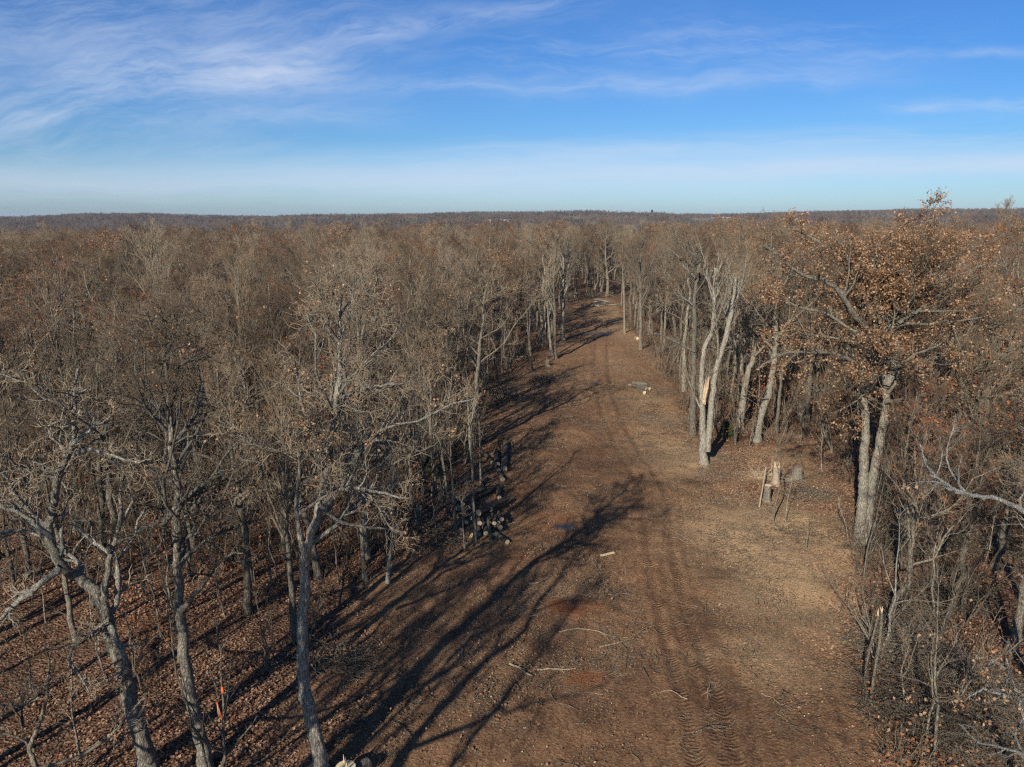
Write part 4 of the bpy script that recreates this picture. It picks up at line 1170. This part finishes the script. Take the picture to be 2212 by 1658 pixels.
# ------------------------------------------------------------------ logs, stumps, fallen branches
def log(p0, p1, r, label, group=None, cut=M_CUT, bark_=M_LOGB, hollow=False):
    p0, p1 = np.asarray(p0, float), np.asarray(p1, float)
    ax = p1 - p0; L = np.linalg.norm(ax); d = ax / L; n = 7
    q = p0 + d * np.linspace(0, L, n)[:, None] + RNG.normal(size=(n, 3)) * r * .06 * np.r_[0, np.ones(n - 2), 0][:, None]
    rad = r * np.linspace(1, .9, n) * (1 + RNG.normal(size=n) * .03)
    g_ = Geo(); g_.tubes(q[None], rad[None], 14, 0)
    c = (p0 + p1) / 2; own(g_, c)
    o = thing('log', tuple(c), label, 'log', group); obj('bark', g_.mesh('log_bark', [bark_]), o)
    for e, s_, rr in ((p0, -1, rad[0]), (p1, 1, rad[-1])):
        a = norm(np.cross(d, [0, 0, 1.]) if abs(d[2]) < .9 else np.cross(d, [1., 0, 0])); b = np.cross(d, a); f_ = Geo()
        th = np.arange(16) * 2 * math.pi / 16
        rings = []
        for k_, (ro, of) in enumerate(((.965, -.01), (.96, .006), (.5, .008), (.06, .008))):
            rings.append(e + d * s_ * of - c + rr * ro * (a * np.cos(th)[:, None] + b * np.sin(th)[:, None]))
        v = np.concatenate(rings); fs = []
        for k_ in range(3):
            for j_ in range(16): fs.append((k_ * 16 + j_, k_ * 16 + (j_ + 1) % 16, (k_ + 1) * 16 + (j_ + 1) % 16, (k_ + 1) * 16 + j_))
        for j_ in range(0, 16, 2)[:7]: pass
        fs += [(48, 49, 50, 51), (48, 51, 52, 63), (63, 52, 53, 62), (62, 53, 54, 61), (61, 54, 55, 60), (60, 55, 56, 59), (59, 56, 57, 58)]
        f_.add(v, fs, 0, False)
        obj('cut_face', f_.mesh('cut', [cut]), o)
    return o


def lay(px, py, ang, L, r, z=0.0, tilt=0.0):
    """ends of a log whose near end shows at the given point; ang from straight away, positive to the right"""
    q = G(px, py); dx, dy = math.sin(ang), math.cos(ang)
    a = np.array([q[0], q[1], gz1(q[0], q[1]) + r * .9 + z]); b = a + np.array([dx * L, dy * L, 0]); b[2] = gz1(b[0], b[1]) + r * .85 + z + tilt
    return a, b


SM = 'small stack on the right of the track'
for (px, py, ang, L, r, z, lab) in [
    (1392, 853, -.35, 1.3, .21, 0, 'cut log with the lowest round end in the small stack right of the track'),
    (1395, 846, -.75, 1.9, .17, .1, 'hollow ended log in the middle of the small stack right of the track'),
    (1403, 846, -.60, 1.8, .18, .1, 'log with rightmost round end in the small stack right of the track'),
    (1396, 840, -.95, 1.6, .19, .25, 'topmost grey log of the small stack right of the track'),
    (1380, 838, -.9, 1.2, .17, 0, 'grey mossy log at the left of the small stack right of the track')]:
    a, b = lay(px, py, ang, L, r, z); log(a, b, r, lab, None, M_CUT, M_LIMB)
a, b = lay(1377, 734, -.2, .8, .24); log(a, b, .24, 'single pale cut log end beside the slim pale tree right of the track', None, M_CUT, M_PALE)

# big dark pile
pile = [
    (1021, 1134, -.35, 1.5, .14, .35), (1036, 1140, -.15, 1.5, .15, .2), (1045, 1146, -.2, 1.4, .11, .12), (1050, 1160, -.1, 1.3, .16, .1),
    (1008, 1140, -.3, 1.2, .12, .25), (996, 1153, -.2, 1.2, .19, .0), (1076, 1142, -.5, 1.5, .13, .3), (1081, 1150, -.3, 1.4, .15, .18),
    (1082, 1166, -.4, 1.6, .16, .0), (1096, 1174, -.65, 1.6, .15, 0), (1062, 1160, -.25, 1.3, .14, 0), (1035, 1158, -.1, 1.3, .14, 0), (1020, 1160, .1, 1.2, .13, 0),
    (1060, 1118, -.5, 1.3, .16, .45), (1084, 1140, -.2, 1.2, .13, .5), (1068, 1148, -.1, 1.3, .13, .38), (1012, 1112, .2, 1.5, .17, .3), (990, 1108, -.1, 1.4, .22, .1), (1078, 1082, .1, 1.4, .16, .1),
]
for k, (px, py, ang, L, r, z) in enumerate(pile):
    a, b = lay(px, py, ang + RNG.normal() * .1, L, r, z)
    log(a, b, r, ['short cut log with round end showing in the big dark pile at left', 'short log heaped in the big dark pile behind the slender trees'][k % 2],
        ['short logs with ends showing in the big pile', 'short logs heaped in the big pile'][k % 2], [M_CUT, M_OLDCUT][k % 3 > 0])
for k, (x0, y0, x1, y1, r, z0, z1, lab) in enumerate([
    (1034, 1130, 1096, 1092, .20, .55, .35, 'thick long log lying across top of the big dark pile'),
    (1002, 1092, 1045, 1068, .17, .4, .2, 'long log at the back left of the big dark pile'),
    (992, 1085, 1048, 1062, .15, .1, .1, 'long log along the rear edge of the big dark pile'),
    (1028, 1082, 1078, 1060, .14, .1, .1, 'thin long log stretching right behind the big dark pile'),
    (1040, 1052, 1052, 1040, .14, 0, 0, 'short log at the far tip of the big dark pile'),
    (1000, 1110, 1030, 1075, .16, .5, .3, 'pale barked log slanting over the left of the big dark pile'),
    (1060, 1172, 1054, 1142, .10, .0, .7, 'thin log leaning on the front of the big dark pile'),
    (1089, 1020, 1092, 962, .27, 0, 0, 'thickest of the dark logs lying beyond the big pile'),
    (1074, 1010, 1071, 978, .22, 0, 0, 'middle mossy log lying beyond the big pile'),
    (1064, 1006, 1046, 982, .17, 0, 0, 'greyish log lying slantwise left of the two dark logs'),
    (1086, 1042, 1078, 1026, .18, 0, 0, 'chunk of log nearest the big pile in the row beyond it'),
    (1078, 1022, 1070, 1012, .18, 0, 0, 'chunk of log second from the big pile in the row beyond it')]):
    a, b = G(x0, y0), G(x1, y1); a[2] += r * .85 + z0; b[2] += r * .85 + z1
    log(a, b, r, lab, None, M_OLDCUT)


def stump(px, py, r, hgt, label, cut=M_CUT, jag=0, bark_=M_TRUNK):
    q = G(px, py); n = 8
    z = np.linspace(-.15, hgt, n); g_ = Geo(); pth = np.c_[np.zeros(n), np.zeros(n), z]
    rad = r * (1 + .55 * np.exp(-np.maximum(z, 0) / .18))
    g_.tubes(pth[None], rad[None], 16, 0)
    v = g_.v[0]; th = np.arctan2(v[:, 1], v[:, 0]); v[:, :2] *= (1 + .09 * np.sin(th * 5 + 1) * np.exp(-np.maximum(v[:, 2], 0) / .3) + .03 * np.sin(th * 3))[:, None]
    o = thing('stump', tuple(q), label, 'stump'); obj('bark', g_.mesh('stump_bark', [bark_]), o)
    f_ = Geo(); thh = np.arange(16) * 2 * math.pi / 16; rings = []
    for ro, zo in ((.97, -.02), (.97, .008), (.55, .02), (.05, .02)):
        rings.append(np.c_[np.cos(thh) * r * ro, np.sin(thh) * r * ro, np.full(16, hgt + zo)])
    fs = []
    for k_ in range(3):
        for j_ in range(16): fs.append((k_ * 16 + j_, k_ * 16 + (j_ + 1) % 16, (k_ + 1) * 16 + (j_ + 1) % 16, (k_ + 1) * 16 + j_))
    fs += [(48, 49, 50, 51), (48, 51, 52, 63), (63, 52, 53, 62), (62, 53, 54, 61), (61, 54, 55, 60), (60, 55, 56, 59), (59, 56, 57, 58)]
    f_.add(np.concatenate(rings), fs, 0, False)
    for s_ in range(jag):
        a_ = RNG.uniform(0, 6.28); rr = r * RNG.uniform(.2, .8); b0 = np.array([math.cos(a_) * rr, math.sin(a_) * rr, hgt - .3])
        e = b0 + np.array([RNG.normal() * .04, RNG.normal() * .04, RNG.uniform(.35, .75)])
        f_.tubes(np.array([b0, (b0 + e) / 2, e])[None], np.array([[.07, .05, .005]]), 4, 0)
    obj('cut_top', f_.mesh('stump_top', [cut]), o); HERO.append((q[0], q[1])); return o


stump(1656, 1085, .22, 1.15, 'tall round stump with a bright flat cut top on the right of clearing')
stump(1675, 1050, .25, 1.35, 'jagged stump with bright splinters standing up behind the flat topped stump', M_SPLIT, 16, M_OLDCUT)
stump(1722, 1037, .33, .80, 'broad grey weathered stump right of the jagged stump', M_OLDCUT, 0, M_PALE)
stump(905, 1135, .22, 1.1, 'grey broken stump standing left of the big log pile', M_OLDCUT, 4)
stump(943, 985, .20, 1.6, 'orange faced split stump in the left wood', M_SPLIT, 5)
stump(1183, 790, .30, .7, 'pale cut stump on the left of clearing beside the edge trees', M_OLDCUT, 3)
stump(1128, 762, .25, 1.4, 'light broken stump leaning in the far left wood', M_SPLIT, 4)
stump(748, 1690, .34, .5, 'split log stump with torn pale wood at the bottom edge', M_CUT, 6)
a, b = lay(735, 1700, .75, 1.1, .24, .0); log(a, b, .24, 'big split log at the bottom edge beside the forked tree', None, M_SPLIT, M_TRUNK)
a, b = G(1640, 1100), G(1652, 1040); a[2] += .1; b[2] += .9; log(a, b, .05, 'thin split pole leaning beside the flat topped stump', None, M_SPLIT, M_SPLIT)


def sprig(px, py, L, ang, r, label, group=None, mats=None, side=2, name='fallen_branch', curl=.25, seed=None):
    """a branch lying on the ground"""
    mats = mats or MSt
    rng = np.random.default_rng(seed if seed is not None else int(px * 7 + py)); q = G(px, py); n = 8
    d = np.array([math.sin(ang), math.cos(ang)]); pts = [q[:2].copy()]
    for s_ in range(n - 1):
        pts.append(pts[-1] + d * L / (n - 1)); c, s2_ = math.cos(rng.normal() * curl), math.sin(rng.normal() * curl); d = np.array([d[0] * c - d[1] * s2_, d[0] * s2_ + d[1] * c])
    pts = np.array(pts); z = ground_z(pts[:, 0], pts[:, 1]) + r + rng.uniform(0, .05, n)
    p3 = np.c_[pts, z]; rad = np.linspace(r, r * .45, n); g_ = Geo(); g_.tubes(p3[None], rad[None], 6, 0)
    if side:
        a, b = spawn(p3[None], rad[None], side, .3, .95, (.5, 1.), .4, 5, .15, .05, .65, rng, .5, flat=.8, rmin=.006); g_.tubes(a, b, 4, 1)
    own(g_, q); o = obj(name, g_.mesh('branch', mats), None, tuple(q)); o['label'] = label; o['category'] = 'branch'
    if group: o['group'] = group
    return o


M_STICK = bark('dry_stick', (.24, .17, .105), (.48, .37, .245), (.34, .26, .17), 1.5)
MSt = [M_STICK] * 4
sprig(1208, 1370, 3.2, 1.05, .035, 'long curved pale branch lying below the red clay patch', side=1)
sprig(1295, 1400, 2.8, 1.2, .03, 'pale forked branch left of the wheel tracks', side=3)
sprig(1298, 1372, 2.6, 1.75, .03, 'pale branch crossing the forked branch left of the wheel tracks', side=2)
sprig(1140, 1262, 1.3, 1.9, .07, 'thick curved mossy branch lying in the long shadows', side=0, curl=.35)
sprig(1100, 1440, 1.4, 2.0, .05, 'bent branch lying in the middle shadow', side=1)
sprig(1160, 1450, 1.6, 1.6, .04, 'wavy grey branch right of the middle shadow', side=1)
sprig(1370, 880, 5.5, 1.9, .03, 'long thin pole lying below the small log stack', side=3, curl=.1)
sprig(1345, 905, 1.8, 2.6, .04, 'dark forked twig below the small log stack', side=2)
sprig(1090, 700 + 78, 5.0, 1.45, .05, 'pale pole lying before the far edge trees', side=0, curl=.05)
sprig(1500, 1585, 1.8, 1.3, .03, 'dark stick lying right of the wheel tracks', mats=[M_TRUNK] * 4, side=1)
pk_ = G(1312, 1202); g_ = Geo(); g_.box((0, 0, .04), (.85, .16, .03), .45, 0)
o = obj('plank', g_.mesh('plank', [M_CUT]), None, tuple(pk_)); o['label'] = 'bright split board lying in the middle of clearing'; o['category'] = 'board'
SH = []
for sdv_ in range(3):
    rng = np.random.default_rng(190 + sdv_); g_ = Geo(); n = 120
    pos = np.c_[rng.uniform(-1.3, 1.3, (n, 2)), rng.uniform(.01, .04, n)]; an = rng.normal(.6, .8, n); d = np.c_[np.cos(an), np.sin(an), rng.normal(size=n) * .08]; L = rng.uniform(.12, .55, n); out = [pos]; p = pos
    for s_ in range(3): p = p + d * (L / 3)[:, None]; out.append(p); d = norm(d + rng.normal(size=d.shape) * np.array([.2, .2, .03]))
    g_.tubes(np.stack(out, 1), np.tile(np.linspace(.009, .004, 4), (n, 1)), 3, 0); SH.append(g_.mesh('shreds', [M_STICK]))
xq, yq = RNG.uniform(0, 26, 1500), RNG.uniform(20, 110, 1500); sq = poly_sd(xq, yq, EDGE)
stv = np.zeros(len(xq))
for px, py, rx, ry in [(1690, 1160, 6, 8), (1480, 980, 5, 10), (1400, 880, 5, 14), (1640, 1400, 4, 3), (1620, 1030, 5, 5), (1340, 1450, 2.5, 2), (1250, 1300, 2.5, 2), (1100, 1300, 2.5, 2)]:
    c = hit(px, py); stv = np.maximum(stv, np.exp(-(((xq - c[0]) / rx) ** 2 + ((yq - c[1]) / ry) ** 2)))
ok = (sq > -1) & (RNG.uniform(size=len(xq)) < stv * .8); xq, yq = xq[ok], yq[ok]
scatter('straw', np.stack([xq, yq, ground_z(xq, yq)], 1), np.stack([0 * xq, 0 * xq, RNG.uniform(-.6, .6, len(xq))], 1), np.ones((len(xq), 3)), RNG.integers(0, 3, len(xq)), SH, 'dry straw coloured bark shreds and twigs scattered on the right of the clearing', 'shredded twigs')
for k in range(150):
    while True:
        x, y = RNG.uniform(-10, 30), RNG.uniform(20, 120) ** 1.0
        if poly_sd(x, y, EDGE)[0] > 0 and abs(x) < y * .7 and RNG.uniform() < 30 / y: break
    # invert the view to reuse the same builder
    d_ = np.array([x, y, h1(x, y) - H]); fwd = np.array([0, CP, -SP]); upv = np.array([0, SP, CP]); zz = d_ @ fwd
    px, py = CX + F * d_[0] / zz, CY - F * (d_ @ upv) / zz
    part_ = 'near half' if y < 45 else 'far half'
    sprig(px, py, RNG.uniform(.5, 1.7), RNG.uniform(0, 6.28), RNG.uniform(.012, .03), 'short dead stick lying on the %s of the cleared ground' % part_, 'short sticks on the %s of the cleared ground' % part_, MSt if RNG.uniform() < .7 else MATS, int(RNG.integers(0, 3)), seed=1000 + k)

# slash heaps: piles of thin branches
def slash(px, py, w_, d_, hgt, n, label, leaves=0, mats=MATS, r=.025):
    q = G(px, py); rng = np.random.default_rng(int(px)); g_ = Geo()
    pa_, pr_ = rng.uniform(0, 6.28, n), np.sqrt(rng.uniform(0, 1, n)) * .62
    pos = np.c_[np.cos(pa_) * pr_ * w_, np.sin(pa_) * pr_ * d_, np.abs(rng.normal(size=n)) * hgt * .5]
    d = rng.normal(size=(n, 3)); d[:, 2] *= .35; d = norm(d); L = rng.uniform(.5, 1.6, n); out = [pos]; p = pos
    for s_ in range(4): p = p + d * (L / 4)[:, None]; out.append(p); d = norm(d + rng.normal(size=d.shape) * .2)
    g_.tubes(np.stack(out, 1), np.linspace(1, .4, 5)[None] * rng.uniform(r * .4, r * 1.5, (n, 1)), 4, 0)
    if leaves: leaf_quads(g_, pos[:int(n * leaves)], .13, rng, 3, 4)
    o = obj('brush_heap', g_.mesh('brush_heap', mats), None, tuple(q)); o['label'] = label; o['category'] = 'brush heap'; return o


slash(1065, 868, 4.5, 3.5, .9, 420, 'dark heap of cut branches at the bend of left wood edge', .3, [M_TRUNK, M_TRUNK, M_TWIG, M_LEAF])
slash(1190, 822, 4, 3, .6, 240, 'low tangle of cut branches below the pale cut stump', .1, [M_TRUNK, M_TRUNK, M_TWIG, M_LEAF])
for k in range(16):
    sprig(1270 + RNG.uniform(0, 58), 650 + RNG.uniform(0, 12), RNG.uniform(2, 4.5), RNG.uniform(.6, 2.6), RNG.uniform(.10, .2), 'thick torn limb heaped at the far end of the clearing', 'torn limbs at the far end of the clearing', [M_OLDCUT if k % 2 else M_TRUNK] * 4, 3, name='fallen_limb', seed=600 + k)
slash(1250, 642, 14, 4, .9, 300, 'long pale heap of brush along the far left end of clearing', .1, [M_LIMB, M_TRUNK, M_TWIG, M_LEAF], .05)
slash(1652, 1034, 1.5, 1.3, .12, 170, 'pale heap of splinters left of the jagged stump', 0, [M_SPLIT, M_SPLIT, M_SPLIT, M_LEAF], .011)
slash(1740, 1075, 3.0, 2.2, .5, 260, 'tangle of dry twigs in front of the broad stump', .05, [M_LIMB, M_LIMB, M_TWIG, M_LEAF], .012)
slash(1930, 1200, 4.0, 3, 1.0, 420, 'grey tangle of bent brush beyond the snapped saplings', .0, [M_LIMB, M_TRUNK, M_TWIG, M_LEAF], .012)
slash(1960, 1330, 3.0, 2.5, .9, 380, 'bent grey brush right of the snapped saplings', .0, [M_LIMB, M_TRUNK, M_TWIG, M_LEAF], .012)
for k, (px, py) in enumerate([(1990, 1440), (2060, 1300), (1960, 1560), (2110, 1190), (2150, 1540), (2010, 1180), (2080, 1620), (1930, 1420)]):
    slash(px, py, 2.9, 2.6, 1.4, 520, ['dark tangled brush %s' % w_ for w_ in ('right of the snapped saplings', 'in the shade behind the bent grey brush', 'at the foot of the right wood near the bottom edge', 'below the whitish limb', 'under the lower right corner oak', 'right of the big leafy oak base', 'in the bottom right corner', 'just behind the snapped saplings')][k], .12, [M_TRUNK, M_TRUNK, M_TWIG, M_LEAF], .011)
slash(930, 1170, 3.0, 2.5, .6, 260, 'dark brush beside the grey broken stump', .2, [M_TRUNK, M_TRUNK, M_TWIG, M_LEAF], .015)
slash(745, 1440, 2.4, 2.0, .4, 200, 'heap of sticks beside the forked tree', .1, [M_LIMB, M_TRUNK, M_TWIG, M_LEAF], .014)

# young cedars
for k, (px, py, s_, lab) in enumerate([(1590, 880, 2.4, 'dark green young cedar between the pale trunked oaks'), (1572, 945, 1.2, 'low green cedar bush near the splintered tree'), (925, 1035, 1.6, 'small dark cedar half hidden in the left wood')]):
    q = G(px, py); rng = np.random.default_rng(300 + k); g_, t_ = Geo(), Geo()
    t_.tubes(np.array([[0, 0, -.1], [0, 0, s_ * .5], [0, 0, s_]])[None], np.array([[.05, .03, .01]]), 6, 0)
    n = 1400; z = rng.uniform(.1, 1, n); a_ = rng.uniform(0, 6.28, n); rr = (1 - z) ** .7 * s_ * .45 * np.sqrt(rng.uniform(.1, 1, n)) * (1 + .25 * np.sin(a_ * 3 + z * 9))
    leaf_quads(g_, np.c_[np.cos(a_) * rr, np.sin(a_) * rr, z * s_], .12, rng, 0, 2, .05, -.4)
    o = thing('young_cedar', tuple(q), lab, 'cedar'); obj('stem', t_.mesh('cedar_stem', [M_TRUNK]), o); obj('foliage', g_.mesh('cedar_foliage', [M_CEDAR]), o)

# survey lath and ribbons in the left wood
q = G(474, 1562); g_ = Geo(); g_.box((0, 0, .35), (.045, .012, .9), .3, 0); o = thing('survey_lath', tuple(q), 'wooden survey lath with long orange ribbon in lower left wood', 'survey stake'); obj('lath', g_.mesh('lath', [M_LATH]), o)
g_ = Geo(); g_.tubes(np.array([[0, -.02, .82], [.05, -.03, .6], [.10, -.05, .3], [.12, -.06, .12]])[None], np.array([[.02, .024, .02, .014]]), 4, 0); g_.box((0, 0, .78), (.05, .03, .07), .3, 0); obj('ribbon', g_.mesh('ribbon', [M_ORANGE]), o)
q = G(486, 1565); w3 = smooth_path(np.array([P(x, y, q[1]) for x, y in [(486, 1568), (482, 1510), (478, 1470), (478, 1420), (470, 1370), (465, 1330)]])); g_ = Geo(); g_.tubes(w3[None], np.linspace(.04, .02, len(w3))[None], 6, 0)
a, b = spawn(w3[None], np.full((1, len(w3)), .025), 7, .3, 1, (.5, 1), .3, 5, .15, .15, .6, np.random.default_rng(5), .5, rmin=.007); g_.tubes(a, b, 3, 0); own(g_, q)
o = thing('flagged_sapling', tuple(q), 'thin sapling with orange ribbon tied round its stem beside the survey lath', 'sapling'); obj('stem', g_.mesh('flag_stem', [M_LIMB]), o)
g_ = Geo(); rb = P(481, 1490, q[1]) - q; g_.tubes(np.array([rb + [0, 0, -.12], rb, rb + [0, 0, .12]])[None], np.array([[.04, .045, .04]]), 8, 0); obj('ribbon', g_.mesh('flag', [M_ORANGE]), o)

# puddles
M_WATER, _t, _b = mat('puddle_water', .34, .22); _b.inputs['Base Color'].default_value = (.08, .06, .045, 1)
for (px, py, rx, ry) in [(1300, 722, 2.6, 1.6), (1218, 1141, .75, .45), (1290, 828, .9, .8)]:
    q = G(px, py); g_ = Geo(); n = 24; th = np.arange(n) * 2 * math.pi / n; wob = 1 + .22 * np.sin(th * 3 + px) + .12 * np.sin(th * 5 + 1)
    v = [np.c_[np.cos(th) * rx * wob * k_, np.sin(th) * ry * wob * k_, np.zeros(n)] for k_ in (1, .5, .02)]
    fs = [(k_ * n + j_, k_ * n + (j_ + 1) % n, (k_ + 1) * n + (j_ + 1) % n, (k_ + 1) * n + j_) for k_ in range(2) for j_ in range(n)]
    g_.add(np.concatenate(v), fs, 0, True); obj('puddle_water', g_.mesh('puddle', [M_WATER]), None, (q[0], q[1], q[2] + .03), kind='structure')

# ------------------------------------------------------------------ far buildings, silo, mast, lone trees
def barn(px, D, L, W, Hh, rz, label, name='farm_building'):
    q = far_at(px, D); q[2] = gz1(q[0], q[1]); o = thing(name, tuple(q), label, 'building', None, rz)
    g_ = Geo(); g_.box((0, 0, Hh / 2 - .5), (L, W, Hh + 1), 0, 0); obj('wall', g_.mesh('barn_wall', [M_PAINT]), o)
    g_ = Geo(); h2, e = Hh * .45, .4
    g_.add([(-L / 2 - e, -W / 2 - e, Hh), (L / 2 + e, -W / 2 - e, Hh), (L / 2 + e, 0, Hh + h2), (-L / 2 - e, 0, Hh + h2), (-L / 2 - e, W / 2 + e, Hh), (L / 2 + e, W / 2 + e, Hh)], [(0, 1, 2, 3), (3, 2, 5, 4), (0, 4, 5, 1), (0, 3, 4, 4), (1, 5, 2, 2)][:3], 0, False)
    obj('roof', g_.mesh('barn_roof', [M_ROOF]), o)
    g_ = Geo(); g_.box((0, -W / 2 - .05, Hh * .35), (L * .16, .12, Hh * .7), 0, 0); obj('door', g_.mesh('barn_door', [M_WIN]), o)
    return o


barn(1068, 1835, 34, 12, 5, .1, 'long low white shed in the field left of centre on the horizon')
barn(1092, 1835, 18, 10, 5, -.1, 'small white shed right of the long low shed on the horizon')
for px, py, L, W, Hh, lab in [(1558, 471, 34, 14, 7, 'biggest white farm shed on the hill right of the dark silo'), (1572, 472, 20, 12, 6, 'white shed right of the biggest farm shed on the hill'), (1590, 472, 24, 12, 5, 'rightmost pale shed of the hill farm'), (1540, 469, 14, 9, 5, 'small pale shed left of the biggest farm shed'), (1452, 466, 12, 9, 5, 'small white house just right of the dark silo')]:
    barn(px, 2235 + (py - 470) * 12, L * .85, W * .85, Hh * .85, .05, lab)
q = far_at(1408, 2280); o = thing('silo', tuple(q), 'tall dark blue silo standing up on the horizon', 'silo'); g_ = Geo(); g_.tubes(np.array([[0, 0, -3], [0, 0, 12.], [0, 0, 27.]])[None], np.array([[3.4, 3.4, 3.4]]), 16, 0); obj('body', g_.mesh('silo_body', [M_SILO]), o)
g_ = Geo(); g_.tubes(np.array([[0, 0, 27.], [0, 0, 28.2], [0, 0, 28.8]])[None], np.array([[3.5, 2.2, .2]]), 16, 0); obj('cap', g_.mesh('silo_cap', [M_SILO]), o)
q = far_at(220, 2250); o = thing('radio_mast', tuple(q), 'thin radio mast on the skyline at left', 'mast'); g_ = Geo()
for s_ in range(3):
    a_ = s_ * 2.094; g_.tubes(np.array([[math.cos(a_) * .5, math.sin(a_) * .5, -3], [math.cos(a_) * .5, math.sin(a_) * .5, 30]])[None], np.array([[.22, .22]]), 4, 0)
for z in range(0, 28, 4):
    for s_ in range(3):
        a_, b_ = s_ * 2.094, (s_ + 1) * 2.094; g_.tubes(np.array([[math.cos(a_) * .5, math.sin(a_) * .5, z], [math.cos(b_) * .5, math.sin(b_) * .5, z + 4.]])[None], np.array([[.08, .08]]), 3, 0)
obj('lattice', g_.mesh('mast_lattice', [M_MAST]), o)
# lone round tree above the canopy on the far right
q = P(2165, 520, 175); q[2] = gz1(q[0], q[1]); rng = np.random.default_rng(77)
p = trunk_path(20.3, .4, .03, rng); T_, K_, L_ = build_tree('ash', rng, [(p, trunk_rad(p, .35))], dens=1.6, twig_r=.016, t0=.3, lenk=.95)
o = thing('round_tree', tuple(q), 'round topped bare tree standing above the canopy at far right', 'tree'); obj('trunk', T_.mesh('t', MATS), o); obj('crown', K_.mesh('c', MATS), o)

hz = Geo(); hz.box((0, 3700, 5), (14400, 8300, 88), 0, 0)
mh = bpy.data.materials.new('pale_air'); mh.use_nodes = True; th_ = NT(mh.node_tree); th_.n.remove(th_.n['Principled BSDF'])
pv = th_.new('ShaderNodeVolumePrincipled'); pv.inputs['Density'].default_value = .00005; pv.inputs['Color'].default_value = (.72, .82, 1.0, 1)
th_.l.new(pv.outputs[0], th_.n['Material Output'].inputs['Volume'])
obj('haze', hz.mesh('haze', [mh]), kind='stuff')
